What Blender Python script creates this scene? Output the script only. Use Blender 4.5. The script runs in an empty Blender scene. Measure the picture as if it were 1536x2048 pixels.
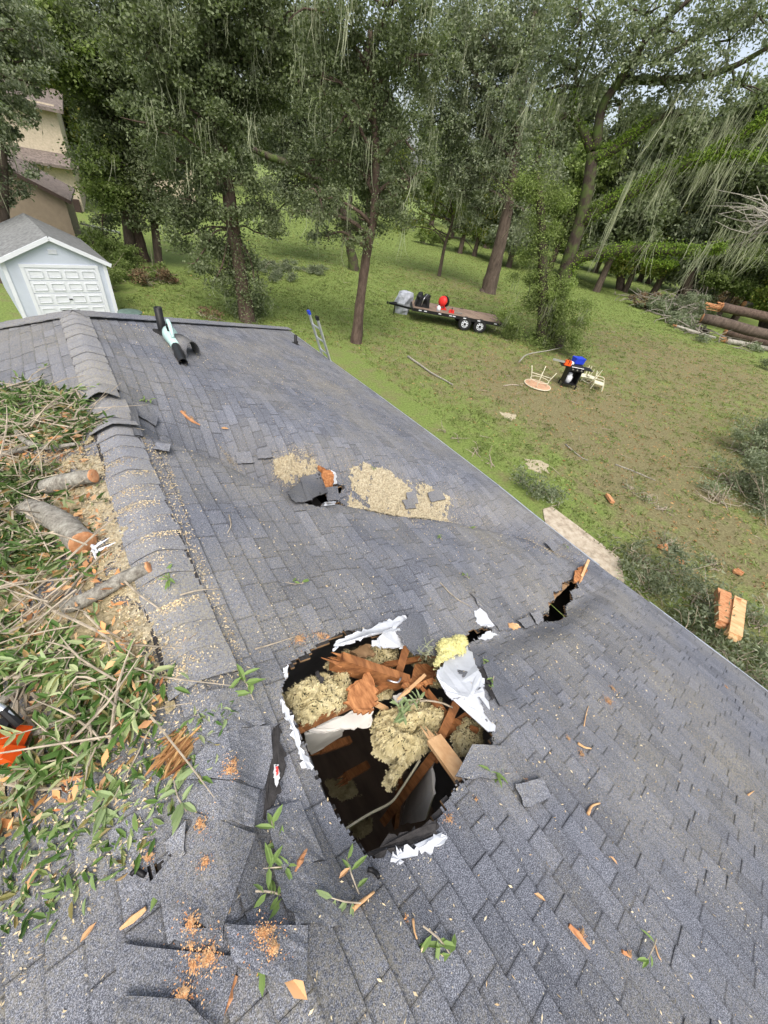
import bpy, math, random
import numpy as np
from mathutils import Vector
rng = np.random.default_rng(7); random.seed(7)
SC = bpy.context.scene
COL = SC.collection
PI = math.pi

# ---------------------------------------------------------------- camera, sky, sun, exposure
CAMZ = 6.0
RT = np.array([[0.80952625, 0.27641722, 0.51793896], [-0.56516481, 0.60573432, 0.56006667], [0.15892133, 0.74610955, -0.64657912]])
FPX, CX, CY = 769.0, 768.0, 1024.0
CAM = np.array([0.0, 0.0, CAMZ])
cd = bpy.data.cameras.new('camera'); co = bpy.data.objects.new('camera', cd); COL.objects.link(co)
cd.sensor_fit = 'AUTO'; cd.sensor_width = 36.0; cd.lens = FPX / 2048 * 36.0
cd.clip_start = 0.05; cd.clip_end = 2000
from mathutils import Matrix
m = Matrix.Identity(4)
for i in range(3):
    m[i][0] = RT[i][0]; m[i][1] = RT[i][1]; m[i][2] = -RT[i][2]; m[i][3] = CAM[i]
co.matrix_world = m
SC.camera = co
SUN_EL, SUN_AZ = math.radians(58), math.radians(215)      # azimuth from +Y towards +X
W = bpy.data.worlds.new('World'); SC.world = W; W.use_nodes = True
nt = W.node_tree
sky = nt.nodes.new('ShaderNodeTexSky'); sky.sky_type = 'NISHITA'; sky.sun_disc = False
sky.sun_elevation = SUN_EL; sky.sun_rotation = SUN_AZ; sky.air_density = 1.0; sky.dust_density = 5.0; sky.ozone_density = 0.6
bg = nt.nodes['Background']; bg.inputs[1].default_value = 0.15
hs = nt.nodes.new('ShaderNodeHueSaturation'); hs.inputs['Saturation'].default_value = 0.55   # thin overcast
nt.links.new(sky.outputs[0], hs.inputs['Color']); nt.links.new(hs.outputs[0], bg.inputs[0])
sl = bpy.data.lights.new('sun', 'SUN'); sl.energy = 0.9; sl.angle = math.radians(40); sl.color = (1.0, 0.95, 0.88)
so = bpy.data.objects.new('sun', sl); COL.objects.link(so)
sd = Vector((math.sin(SUN_AZ) * math.cos(SUN_EL), math.cos(SUN_AZ) * math.cos(SUN_EL), math.sin(SUN_EL)))
so.rotation_euler = sd.to_track_quat('Z', 'Y').to_euler(); so.location = (0, 0, 60)
SC.view_settings.view_transform = 'Standard'; SC.view_settings.look = 'None'
SC.view_settings.exposure = 0.92; SC.view_settings.gamma = 1.0
SC.cycles.max_bounces = 6; SC.cycles.diffuse_bounces = 3; SC.cycles.transmission_bounces = 4
SC.cycles.use_denoising = True

# ---------------------------------------------------------------- pixel helpers (photo pixels -> points on real surfaces)
def ray(px, py):
    return RT @ np.array([(px - CX) / FPX, -(py - CY) / FPX, 1.0])
def onz(px, py, z=0.0):
    r = ray(px, py); return CAM + r * ((z - CAMZ) / r[2])
def atd(px, py, d):
    r = ray(px, py); return CAM + r * (d / math.hypot(r[0], r[1]))

# ---------------------------------------------------------------- mesh builder
def nrm(v):
    return v / np.maximum(np.linalg.norm(v, axis=-1, keepdims=True), 1e-9)
class MB:
    def __init__(s): s.v = []; s.f = []; s.mi = []; s.n = 0
    def add(s, v, f, mi=0):
        v = np.asarray(v, float).reshape(-1, 3); f = np.asarray(f, int)
        if f.ndim == 1: f = f[None]
        s.v.append(v); s.f.append(f + s.n); s.mi.append(np.full(len(f), mi)); s.n += len(v)
    def poly(s, v, f, mi=0):
        v = np.asarray(v, float).reshape(-1, 3); s.v.append(v)
        for q in f: s.f.append(np.array([q]) + s.n); s.mi.append(np.array([mi]))
        s.n += len(v)
    def build(s, name, mats, parent=None, smooth=False, loc=None):
        me = bpy.data.meshes.new(name)
        V = np.concatenate(s.v) if s.v else np.zeros((0, 3))
        if loc is not None: V = V - np.asarray(loc)
        li = np.concatenate([f.ravel() for f in s.f]); tot = np.concatenate([np.full(len(f), f.shape[1]) for f in s.f])
        st = np.concatenate([[0], np.cumsum(tot)[:-1]])
        me.vertices.add(len(V)); me.vertices.foreach_set('co', V.ravel().astype(np.float32))
        me.loops.add(len(li)); me.loops.foreach_set('vertex_index', li.astype(np.int32))
        me.polygons.add(len(tot)); me.polygons.foreach_set('loop_start', st.astype(np.int32)); me.polygons.foreach_set('loop_total', tot.astype(np.int32))
        me.polygons.foreach_set('material_index', np.concatenate(s.mi).astype(np.int32))
        me.polygons.foreach_set('use_smooth', np.full(len(tot), bool(smooth)))
        me.update(calc_edges=True); me.validate()
        for mt in (mats if isinstance(mats, (list, tuple)) else [mats]): me.materials.append(mt)
        o = bpy.data.objects.new(name, me); COL.objects.link(o)
        if loc is not None: o.location = loc
        if parent is not None: o.parent = parent
        return o
    # ---- primitives
    def box(s, c, size, R=None, mi=0, taper=1.0):
        hx, hy, hz = [q / 2 for q in size]
        v = np.array([[x * (taper if z > 0 else 1), y * (taper if z > 0 else 1), z] for z in (-hz, hz) for x, y in ((-hx, -hy), (hx, -hy), (hx, hy), (-hx, hy))])
        if R is not None: v = v @ np.asarray(R).T
        s.add(v + np.asarray(c), [[3, 2, 1, 0], [4, 5, 6, 7], [0, 1, 5, 4], [1, 2, 6, 5], [2, 3, 7, 6], [3, 0, 4, 7]], mi)
    def beam(s, a, b, w, h, up=(0, 0, 1), mi=0):
        a = np.asarray(a, float); b = np.asarray(b, float); d = b - a; L = np.linalg.norm(d); d = d / L
        x = np.cross(d, np.asarray(up, float)); x = x / np.linalg.norm(x); z = np.cross(x, d)
        s.box((a + b) / 2, (w, L, h), np.stack([x, d, z], 1), mi)
    def tube(s, pts, rad, n=8, wob=0.0, mi=0, sub=0, cap=True, capmi=None):
        P = np.asarray(pts, float); R = np.broadcast_to(np.asarray(rad, float), (len(P),)).copy()
        if sub and len(P) > 2:
            t = np.linspace(0, len(P) - 1, (len(P) - 1) * sub + 1); i = np.clip(t.astype(int), 0, len(P) - 2); u = (t - i)[:, None]
            Q = np.vstack([2 * P[0] - P[1], P, 2 * P[-1] - P[-2]])
            p0, p1, p2, p3 = Q[i], Q[i + 1], Q[i + 2], Q[i + 3]
            R = R[i] * (1 - u[:, 0]) + R[i + 1] * u[:, 0]
            P = .5 * ((2 * p1) + (-p0 + p2) * u + (2 * p0 - 5 * p1 + 4 * p2 - p3) * u**2 + (-p0 + 3 * p1 - 3 * p2 + p3) * u**3)
        k = len(P); T = nrm(np.gradient(P, axis=0))
        a = np.array([0, 0, 1.0]) if abs(T[0][2]) < .9 else np.array([1.0, 0, 0])
        U = nrm(np.cross(T[0], a)); rings = []
        th = np.arange(n) / n * 2 * PI
        for i in range(k):
            U = nrm(U - T[i] * np.dot(U, T[i])); Vv = np.cross(T[i], U)
            r = R[i] * (1 + (rng.normal(0, wob, n) if wob else 0))
            rings.append(P[i] + (np.cos(th) * r)[:, None] * U + (np.sin(th) * r)[:, None] * Vv)
        v = np.concatenate(rings); j = np.arange(n); j2 = (j + 1) % n; F = []
        for i in range(k - 1): F.append(np.stack([i * n + j, i * n + j2, (i + 1) * n + j2, (i + 1) * n + j], 1))
        b = s.n; s.add(v, np.concatenate(F), mi)
        if cap:
            cm = mi if capmi is None else capmi
            s.f.append(np.array([j[::-1] + b])); s.mi.append(np.array([cm])); s.f.append(np.array([j + b + (k - 1) * n])); s.mi.append(np.array([cm]))
    def lathe(s, c, prof, n=16, axis=(0, 0, 1), mi=0):
        ax = nrm(np.asarray(axis, float)); a = np.array([1.0, 0, 0]) if abs(ax[0]) < .9 else np.array([0, 1.0, 0])
        U = nrm(np.cross(ax, a)); Vv = np.cross(ax, U); th = np.arange(n) / n * 2 * PI
        v = np.concatenate([np.asarray(c) + ax * h + r * (np.cos(th)[:, None] * U + np.sin(th)[:, None] * Vv) for r, h in prof])
        j = np.arange(n); j2 = (j + 1) % n; F = [np.stack([i * n + j, i * n + j2, (i + 1) * n + j2, (i + 1) * n + j], 1) for i in range(len(prof) - 1)]
        s.add(v, np.concatenate(F), mi)
    def slab(s, top, th, down=(0, 0, -1), mi=0, smi=None):       # polygon outline given as 3-D points, given thickness
        t = np.asarray(top, float); n = len(t); b = t + np.asarray(down, float) * th; sm = mi if smi is None else smi
        s.poly(np.vstack([t, b]), [list(range(n))], mi); base = s.n - 2 * n
        s.f.append(np.array([[base + n + q for q in range(n)][::-1]])); s.mi.append(np.array([sm]))
        for q in range(n):
            r = (q + 1) % n; s.f.append(np.array([[base + r, base + q, base + n + q, base + n + r]])); s.mi.append(np.array([sm]))
    def leaves(s, C, D, N, L, Wd, fold=.35, mi=0):              # lance shaped folded leaves
        C = np.asarray(C); D = nrm(np.asarray(D)); S = nrm(np.cross(D, N)); N = np.cross(S, D); n = len(C)
        L = np.broadcast_to(L, (n,))[:, None]; Wd = np.broadcast_to(Wd, (n,))[:, None]
        up = N * Wd * fold
        bend = N * L * .12
        pts = np.stack([C, C + D * L * .3 + S * Wd * .5 + up, C + D * L * .7 + S * Wd * .42 + up - bend * .5, C + D * L - bend, C + D * L * .7 - S * Wd * .42 + up - bend * .5, C + D * L * .3 - S * Wd * .5 + up], 1)
        b = np.arange(n)[:, None] * 6
        s.add(pts.reshape(-1, 3), np.concatenate([b + [0, 3, 2, 1], b + [0, 5, 4, 3]]), mi)
    def diamonds(s, C, D, N, L, Wd, mi=0):
        D = nrm(D); S = nrm(np.cross(D, N)); n = len(C)
        L = np.broadcast_to(L, (n,))[:, None]; Wd = np.broadcast_to(Wd, (n,))[:, None]
        pts = np.stack([C - D * L * .5, C + S * Wd * .5, C + D * L * .5, C - S * Wd * .5], 1)
        s.add(pts.reshape(-1, 3), np.arange(n * 4).reshape(-1, 4), mi)
    def ribbons(s, A, L, Wd, sway=.18, segs=4, mi=0):           # hanging moss strands
        n = len(A); a = rng.uniform(0, PI, n); S = np.stack([np.cos(a), np.sin(a), 0 * a], 1)
        off = rng.normal(0, sway, (n, 3)) * L[:, None]; off[:, 2] = 0
        rows = []
        for i in range(segs + 1):
            t = i / segs; w = Wd * (1 - t) ** .6 * (.5 + t if t < .5 else 1)
            c = A + off * t * t + np.stack([0 * L, 0 * L, -L * t], 1) + rng.normal(0, .022, (n, 3))
            rows += [c - S * w[:, None] / 2, c + S * w[:, None] / 2]
        v = np.stack(rows, 1); k = 2 * (segs + 1); b = np.arange(n)[:, None] * k
        s.add(v.reshape(-1, 3), np.concatenate([b + [2 * i, 2 * i + 1, 2 * i + 3, 2 * i + 2] for i in range(segs)]), mi)

def tag(o, label=None, cat=None, group=None, kind=None):
    if label: o['label'] = label
    if cat: o['category'] = cat
    if group: o['group'] = group
    if kind: o['kind'] = kind
    return o
def empty(name, loc, label, cat, group=None):
    o = bpy.data.objects.new(name, None); COL.objects.link(o); o.location = tuple(float(q) for q in loc); o.empty_display_size = .2
    return tag(o, label, cat, group)
def part(mb, name, mat, root, smooth=False, label=None):        # world-space mesh parented to a root whose only transform is its location
    p = root; off = np.zeros(3)
    while p is not None: off = off + np.array(p.location); p = p.parent
    mb2 = mb; mb2.v = [v - off for v in mb2.v]
    o = mb2.build(name, mat, root, smooth)
    if label: o['label'] = label
    return o
def rotz(a): return np.array([[math.cos(a), -math.sin(a), 0], [math.sin(a), math.cos(a), 0], [0, 0, 1]])
def inpoly(x, y, P):
    P = np.asarray(P); r = np.zeros(np.shape(x), bool); j = len(P) - 1
    for i in range(len(P)):
        xi, yi, xj, yj = P[i][0], P[i][1], P[j][0], P[j][1]
        r ^= ((yi > y) != (yj > y)) & (x < (xj - xi) * (y - yi) / (yj - yi + 1e-12) + xi); j = i
    return r
def randpoly(P, n):
    P = np.asarray(P)[:, :2]; lo, hi = P.min(0), P.max(0); out = np.zeros((0, 2))
    while len(out) < n:
        q = rng.uniform(lo, hi, (n * 2, 2)); out = np.vstack([out, q[inpoly(q[:, 0], q[:, 1], P)]])
    return out[:n]
def rdir(n, zmul=1.0, zadd=0.0):
    d = rng.normal(0, 1, (n, 3)); d[:, 2] = d[:, 2] * zmul + zadd; return nrm(d)

# ---------------------------------------------------------------- materials
class N:
    def __init__(s, name):
        s.m = bpy.data.materials.new(name); s.m.use_nodes = True; s.t = s.m.node_tree; s.b = s.t.nodes['Principled BSDF']
        s.b.inputs['Specular IOR Level'].default_value = .25
        s.g = None
    def nd(s, typ, **kw):
        n = s.t.nodes.new(typ)
        for k, v in kw.items(): setattr(n, k, v)
        return n
    def ln(s, a, b): s.t.links.new(a, b)
    def pos(s):
        if s.g is None: s.g = s.nd('ShaderNodeNewGeometry')
        return s.g.outputs['Position']
    def objco(s): return s.nd('ShaderNodeTexCoord').outputs['Object']
    def noise(s, scale, detail=3, rough=.55, vec=None, stretch=None):
        v = vec or s.pos()
        if stretch:
            mp = s.nd('ShaderNodeMapping'); mp.inputs['Scale'].default_value = stretch; s.ln(v, mp.inputs[0]); v = mp.outputs[0]
        n = s.nd('ShaderNodeTexNoise'); n.inputs['Scale'].default_value = scale; n.inputs['Detail'].default_value = detail; n.inputs['Roughness'].default_value = rough
        s.ln(v, n.inputs['Vector']); return n.outputs['Fac']
    def ramp(s, fac, stops, interp='LINEAR'):
        r = s.nd('ShaderNodeValToRGB'); r.color_ramp.interpolation = interp
        e = r.color_ramp.elements
        while len(e) < len(stops): e.new(.5)
        for el, (p, c) in zip(e, stops):
            el.position = p; el.color = (c, c, c, 1) if not isinstance(c, (tuple, list)) else (*c, 1)
        s.ln(fac, r.inputs[0]); return r.outputs[0]
    def mix(s, fac, a, b, mode='MIX'):
        n = s.nd('ShaderNodeMix', data_type='RGBA', blend_type=mode)
        for sock, val in ((n.inputs[0], fac), (n.inputs[6], a), (n.inputs[7], b)):
            if isinstance(val, (int, float)): sock.default_value = val if sock == n.inputs[0] else (val, val, val, 1)
            elif isinstance(val, tuple): sock.default_value = (*val, 1)
            else: s.ln(val, sock)
        return n.outputs[2]
    def island(s):
        s.pos(); return s.g.outputs['Random Per Island']
    def bump(s, fac, strength=.5, dist=.01):
        b = s.nd('ShaderNodeBump'); b.inputs['Strength'].default_value = strength; b.inputs['Distance'].default_value = dist
        s.ln(fac, b.inputs['Height']); s.ln(b.outputs[0], s.b.inputs['Normal'])
    def done(s, col, rough=.85, metal=0.0):
        if isinstance(col, tuple): s.b.inputs['Base Color'].default_value = (*col, 1)
        else: s.ln(col, s.b.inputs['Base Color'])
        s.b.inputs['Roughness'].default_value = rough; s.b.inputs['Metallic'].default_value = metal
        return s.m
def simple(name, c, rough=.6, metal=0.0, var=.25, scale=8, bump=0.0):
    a = N(name); f = a.noise(scale, 4)
    col = a.ramp(f, [(.3, tuple(q * (1 - var) for q in c)), (.7, tuple(min(1, q * (1 + var)) for q in c))])
    if bump: a.bump(a.noise(scale * 4, 4), bump, .01)
    return a.done(col, rough, metal)
def leafmat(name, stops, trans=.35, rough=.5):
    a = N(name); col = a.ramp(a.island(), [(i / max(1, len(stops) - 1), c) for i, c in enumerate(stops)])
    big = a.ramp(a.noise(.8, 3), [(.32, .68), (.68, 1.38)])
    col = a.mix(1.0, col, big, 'MULTIPLY')
    a.done(col, rough); a.b.inputs['Specular IOR Level'].default_value = .18
    if trans:
        tr = a.nd('ShaderNodeBsdfTranslucent'); a.ln(a.mix(1.0, col, (1.2, 1.35, .6), 'MULTIPLY'), tr.inputs[0])
        mx = a.nd('ShaderNodeMixShader'); mx.inputs[0].default_value = trans
        a.ln(a.b.outputs[0], mx.inputs[1]); a.ln(tr.outputs[0], mx.inputs[2]); a.ln(mx.outputs[0], a.t.nodes['Material Output'].inputs[0])
    return a.m
def shinglemat(name, tint=1.0, bands=False, dusty=0.0):
    a = N(name)
    isl = a.ramp(a.island(), [(0, .80), (.3, .95), (.7, 1.04), (1, 1.18)])
    g1 = a.noise(300, 2, .75); gran = a.ramp(g1, [(.34, (.032 * tint, .035 * tint, .043 * tint)), (.5, (.116 * tint, .124 * tint, .148 * tint)), (.66, (.36 * tint, .375 * tint, .42 * tint))])
    c = a.mix(1.0, gran, isl, 'MULTIPLY')
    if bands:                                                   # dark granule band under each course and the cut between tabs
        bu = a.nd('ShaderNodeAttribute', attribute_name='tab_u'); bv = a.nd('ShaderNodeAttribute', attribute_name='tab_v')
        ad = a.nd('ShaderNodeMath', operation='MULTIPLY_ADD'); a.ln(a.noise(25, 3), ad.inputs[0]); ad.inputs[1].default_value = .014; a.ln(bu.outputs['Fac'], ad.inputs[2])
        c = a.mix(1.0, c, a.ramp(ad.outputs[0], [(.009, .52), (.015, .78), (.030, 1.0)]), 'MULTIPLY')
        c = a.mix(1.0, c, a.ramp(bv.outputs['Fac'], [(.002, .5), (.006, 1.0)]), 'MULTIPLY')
    blotch = a.ramp(a.noise(1.1, 4, .6), [(.38 - dusty * .3, 0.0), (.75 - dusty * .2, .8)])
    dustf = a.mix(1.0, blotch, a.ramp(a.noise(90, 3, .7), [(.4, 0.0), (.62, 1.0)]), 'MULTIPLY')
    c = a.mix(dustf, c, (.30, .27, .19))
    vo = a.nd('ShaderNodeTexVoronoi'); vo.inputs['Scale'].default_value = 55; a.ln(a.pos(), vo.inputs['Vector'])
    spk = a.ramp(vo.outputs['Distance'], [(.10, 1.0), (.17, 0.0)])
    sel = a.ramp(a.noise(3.0, 3), [(.48, 0.0), (.62, 1.0)])
    c = a.mix(a.mix(1.0, spk, sel, 'MULTIPLY'), c, (.62, .55, .40))
    a.bump(g1, .35, .004)
    return a.done(c, .95)
def barkmat(name, c1, c2, scale=6, moss=None):
    a = N(name); f = a.noise(scale, 6, .78, stretch=(1, 1, .3))
    c = a.ramp(f, [(.3, c1), (.7, c2)])
    if moss: c = a.mix(a.ramp(a.noise(2.2, 4, .6), [(.45, 0.0), (.62, .8)]), c, moss)
    a.bump(f, .9, .03); return a.done(c, .95)
def woodmat(name, c1, c2, scale=14):
    a = N(name); v = a.objco(); f = a.noise(scale, 4, .6, vec=v, stretch=(1, .25, 1)); a.bump(f, .4, .01)
    return a.done(a.ramp(f, [(.3, c1), (.7, c2)]), .8)

M = {}
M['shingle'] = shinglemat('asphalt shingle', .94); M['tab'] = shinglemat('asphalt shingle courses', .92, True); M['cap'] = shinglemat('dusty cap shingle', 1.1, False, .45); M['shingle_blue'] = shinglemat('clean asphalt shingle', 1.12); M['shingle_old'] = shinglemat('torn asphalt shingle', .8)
M['felt'] = simple('felt black', (.035, .033, .033), .95, var=.4, scale=30, bump=.4)
M['osb'] = woodmat('broken sheathing', (.18, .06, .02), (.52, .24, .095), 45)
M['deck'] = woodmat('roof sheathing', (.20, .12, .06), (.34, .22, .12), 20)
M['rafter'] = woodmat('rafter wood', (.13, .048, .018), (.40, .175, .065), 22)
M['palewood'] = woodmat('split pale wood', (.50, .27, .12), (.72, .48, .26), 16)
M['orangewood'] = woodmat('cut oak wood', (.38, .15, .06), (.60, .33, .17), 30)
def od():
    a = N('orange dust'); f = a.noise(70, 5, .7); a.bump(f, .6, .01)
    return a.done(a.ramp(f, [(.3, (.18, .10, .055)), (.5, (.34, .21, .11)), (.7, (.46, .33, .19))]), .98)
M['orangedust'] = od()
def insul():
    a = N('yellow insulation'); f = a.noise(16, 6, .7); a.bump(a.noise(70, 6, .75), .7, .015)
    return a.done(a.ramp(f, [(.25, (.40, .33, .17)), (.5, (.62, .54, .31)), (.75, (.76, .69, .46))]), .98)
M['insulation'] = insul()
M['freshinsulation'] = simple('fresh insulation', (.72, .68, .32), .98, var=.15, scale=14, bump=.8)
M['drywall'] = simple('drywall', (.62, .60, .56), .9, var=.12, scale=6, bump=.2)
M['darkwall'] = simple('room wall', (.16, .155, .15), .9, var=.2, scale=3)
M['membrane'] = simple('white underlayment', (.54, .56, .59), .45, var=.12, scale=9, bump=.3)
M['sawdust'] = leafmat('sawdust chips', [(.38, .27, .15), (.52, .42, .26), (.62, .53, .36), (.45, .36, .21)], 0, .95)
def dustmat():
    a = N('sawdust layer'); f = a.noise(45, 5, .7); a.bump(f, .9, .02)
    return a.done(a.ramp(f, [(.32, (.17, .14, .085)), (.5, (.40, .345, .235)), (.68, (.58, .52, .38))]), .98)
M['dust'] = dustmat()
def ld():
    a = N('litter dust'); f = a.noise(40, 6, .75); a.bump(f, .9, .02)
    return a.done(a.ramp(f, [(.3, (.10, .10, .05)), (.45, (.30, .25, .14)), (.6, (.50, .41, .26)), (.75, (.24, .26, .12))]), .98)
M['litterdust'] = ld()
M['orangechip'] = leafmat('orange bark chips', [(.40, .17, .065), (.52, .28, .12), (.58, .38, .20), (.30, .12, .05), (.50, .34, .19)], 0, .95)
M['roofleaf'] = leafmat('laurel leaves', [(.04, .085, .022), (.07, .13, .032), (.11, .18, .05), (.055, .11, .03), (.17, .25, .09), (.27, .33, .18), (.34, .37, .20), (.14, .20, .07), (.27, .18, .08)], .25, .4)
M['freshleaf'] = leafmat('fresh leaves', [(.06, .12, .03), (.12, .20, .05), (.20, .28, .10), (.27, .32, .16)], .3, .4)
M['deadleaf'] = leafmat('dead leaves', [(.20, .10, .04), (.33, .18, .08), (.42, .27, .12), (.14, .06, .03)], .1, .7)
M['bits'] = leafmat('dark bits', [(.02, .03, .012), (.05, .035, .018), (.03, .05, .02), (.10, .06, .03)], 0, .9)
M['bark'] = barkmat('grey bark', (.10, .085, .07), (.34, .31, .26), 14)
M['lichenbark'] = barkmat('lichen bark', (.09, .075, .06), (.50, .48, .41), 24)
M['treebark'] = barkmat('tree bark', (.035, .026, .020), (.15, .115, .09), 5)
M['redbark'] = barkmat('red brown bark', (.035, .023, .018), (.16, .115, .09), 6)
M['mossbark'] = barkmat('mossy bark', (.022, .016, .013), (.085, .065, .052), 5, (.075, .115, .025))
M['twig'] = simple('twig', (.34, .29, .22), .9, var=.4, scale=20)
M['treeleaf'] = leafmat('oak leaves', [(0.072, 0.093, 0.045), (0.102, 0.128, 0.063), (0.141, 0.17, 0.086), (0.191, 0.218, 0.129), (0.114, 0.141, 0.072)], .3, .5)
M['olive'] = leafmat('olive leaves', [(0.108, 0.15, 0.043), (0.15, 0.202, 0.06), (0.198, 0.25, 0.082), (0.252, 0.3, 0.12)], .35, .5)
M['yellowleaf'] = leafmat('yellow green leaves', [(.08, .12, .025), (.14, .19, .04), (.20, .25, .06), (.28, .25, .07)], .4, .5)
M['ivy'] = leafmat('ivy leaves', [(0.072, 0.122, 0.012), (0.122, 0.194, 0.022), (0.187, 0.259, 0.043)], .3, .5)
M['greyleaf'] = leafmat('grey green leaves', [(0.116, 0.144, 0.086), (0.157, 0.188, 0.116), (0.197, 0.226, 0.144), (0.255, 0.278, 0.191)], .3, .6)
M['moss'] = leafmat('spanish moss', [(.22, .24, .16), (.30, .32, .22), (.38, .39, .28)], .3, .9)
M['brownbrush'] = leafmat('brown brush', [(.09, .05, .03), (.16, .10, .06), (.20, .15, .08), (.07, .09, .04)], .1, .8)
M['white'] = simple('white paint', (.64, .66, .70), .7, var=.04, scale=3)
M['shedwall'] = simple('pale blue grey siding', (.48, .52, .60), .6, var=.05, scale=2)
M['tan'] = simple('tan siding', (.20, .16, .12), .8, var=.1, scale=4)
M['attic_shade'] = simple('painted attic shade', (.03, .026, .022), .95)  # near-black colour paints the attic darkness onto ceiling and soffit
M['beige'] = simple('beige stucco', (.50, .43, .32), .9, var=.15, scale=9, bump=.5)
M['brownroof'] = simple('weathered brown shingle', (.155, .128, .112), .95, var=.45, scale=7, bump=.5)
M['greyroof'] = simple('grey shed shingle', (.17, .175, .172), .95, var=.3, scale=8, bump=.4)
M['darktrim_shade'] = simple('dark trim and porch shade', (.045, .03, .025), .7)
M['glass'] = simple('dark window', (.03, .035, .04), .15)
M['black'] = simple('black plastic', (.012, .012, .013), .45)
M['rubber'] = simple('rubber', (.02, .02, .02), .85)
M['mint'] = simple('mint plastic', (.42, .60, .56), .4, var=.1)
M['orange'] = simple('orange plastic', (.80, .10, .015), .35, var=.1)
M['red'] = simple('red plastic', (.62, .03, .025), .4, var=.1)
M['blue'] = simple('blue plastic', (.02, .05, .50), .4, var=.1)
M['alu'] = simple('aluminium', (.62, .64, .66), .35, .8, var=.1)
M['steel'] = simple('steel', (.50, .50, .50), .3, .9, var=.15)
M['tarp'] = simple('grey tarp', (.36, .38, .42), .6, var=.25, scale=6, bump=.6)
M['plank'] = woodmat('weathered planks', (.14, .10, .075), (.27, .20, .15), 6)
M['cream'] = simple('cream painted metal', (.66, .63, .47), .5, var=.1)
M['peach'] = simple('peach table top', (.50, .30, .19), .4, var=.2, scale=5)
M['green'] = simple('grey green plastic', (.10, .15, .13), .5)
def concrete():
    a = N('concrete'); f = a.noise(6, 6, .7); a.bump(a.noise(60, 4), .3, .01)
    return a.done(a.ramp(f, [(.3, (.20, .165, .12)), (.5, (.40, .34, .26)), (.7, (.50, .45, .36))]), .95)
M['concrete'] = concrete()
def lawn():
    a = N('lawn'); at = a.nd('ShaderNodeAttribute', attribute_name='litter')
    f = a.noise(1.3, 6, .7); fine = a.noise(14, 5, .75)
    g = a.ramp(fine, [(.3, (.068, .095, .022)), (.5, (.152, .208, .050)), (.7, (.25, .31, .09))])
    b = a.ramp(fine, [(.3, (.085, .068, .035)), (.5, (.18, .148, .08)), (.7, (.29, .25, .145))])
    mt = a.nd('ShaderNodeMath', operation='ADD'); a.ln(at.outputs['Fac'], mt.inputs[0])
    m2 = a.nd('ShaderNodeMath', operation='MULTIPLY_ADD'); a.ln(f, m2.inputs[0]); m2.inputs[1].default_value = 2.6; m2.inputs[2].default_value = -1.25; a.ln(m2.outputs[0], mt.inputs[1])
    c = a.mix(a.ramp(mt.outputs[0], [(.25, 0.0), (.8, .85)]), g, b)
    a.bump(fine, .8, .06); return a.done(c, .97)
M['lawn'] = lawn()
M['grassblade'] = leafmat('grass blades', [(.07, .10, .024), (.13, .165, .045), (.185, .215, .07), (.23, .23, .11)], .3, .7)
# ---------------------------------------------------------------- roof surface
RX, RZ, SL = 0.03, 4.25, 0.36
RIDGE_END = np.array([0.03, 5.97])
def eaveW(y): return np.interp(y, [-1, 1, 4.5, 7.3, 10.0], [5.05, 4.97, 4.98, 4.72, 4.46])
def yhip(x): return np.where(x > RX, 5.97 + (x - RX) * .92, 5.97 + (RX - x) * .60)
def zbase(x, y): return RZ - SL * np.abs(x - RX)
TR = []            # dents: list of (points xy, depths, near width, far width)
HS = []            # hollows: (x, y, depth, sx, sy)
def zroof(x, y):
    x = np.asarray(x, float); y = np.asarray(y, float); z = zbase(x, y)
    for P, Dp, wn, wf in TR:
        best = np.full(np.broadcast(x, y).shape, 1e9); dep = np.zeros_like(best); sd = np.zeros_like(best)
        for i in range(len(P) - 1):
            a, b = P[i], P[i + 1]; d = b - a; L = math.hypot(*d)
            t = np.clip(((x - a[0]) * d[0] + (y - a[1]) * d[1]) / L**2, 0, 1)
            qx, qy = x - a[0] - t * d[0], y - a[1] - t * d[1]; ds = np.hypot(qx, qy)
            s = np.sign(d[0] * qy - d[1] * qx) * ds; k = ds < best
            best = np.where(k, ds, best); sd = np.where(k, s, sd); dep = np.where(k, Dp[i] * (1 - t) + Dp[i + 1] * t, dep)
        a, b = P[-2], P[-1]; d = b - a; q2 = d[0] * (y - b[1]) - d[1] * (x - b[0]); past = ((x - b[0]) * d[0] + (y - b[1]) * d[1]) > 0
        sd = np.where(past, q2, sd); w = np.where(sd > 0, wf, wn)
        z = z - dep * np.exp(-(best / w) ** 2) * np.clip((5.0 - np.abs(x)) / .9, .12, 1)
    for hx, hy, dp, sx, sy in HS: z = z - dp * np.exp(-((x - hx) / sx) ** 2 - ((y - hy) / sy) ** 2)
    dmg = np.exp(-((x - 1.2) / 2.2) ** 2 - ((y - 1.2) / 2.0) ** 2)
    z = z + .012 * dmg * (np.sin(x * 5.1 + y * 3.3) + np.sin(x * 2.3 - y * 6.1) + .7 * np.sin(x * 9 + y * 7.7)) + .006 * np.sin(x * 1.9 + 1) * np.sin(y * 1.7)
    return z
def onroof(px, py, off=0.0, base=False):
    r = ray(px, py); t = np.linspace(.3, 16, 3000) / np.linalg.norm(r); p = CAM + t[:, None] * r
    g = p[:, 2] - ((zbase if base else zroof)(p[:, 0], p[:, 1]) + off); k = int(np.argmax(g < 0))
    if g[k] >= 0: return p[-1]
    a = g[k - 1] / (g[k - 1] - g[k]); return p[k - 1] * (1 - a) + p[k] * a
def roofn(x, y):
    e = .03; return nrm(np.stack([-(zroof(x + e, y) - zroof(x - e, y)) / (2 * e), -(zroof(x, y + e) - zroof(x, y - e)) / (2 * e), np.ones(np.shape(x))], -1))
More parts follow.
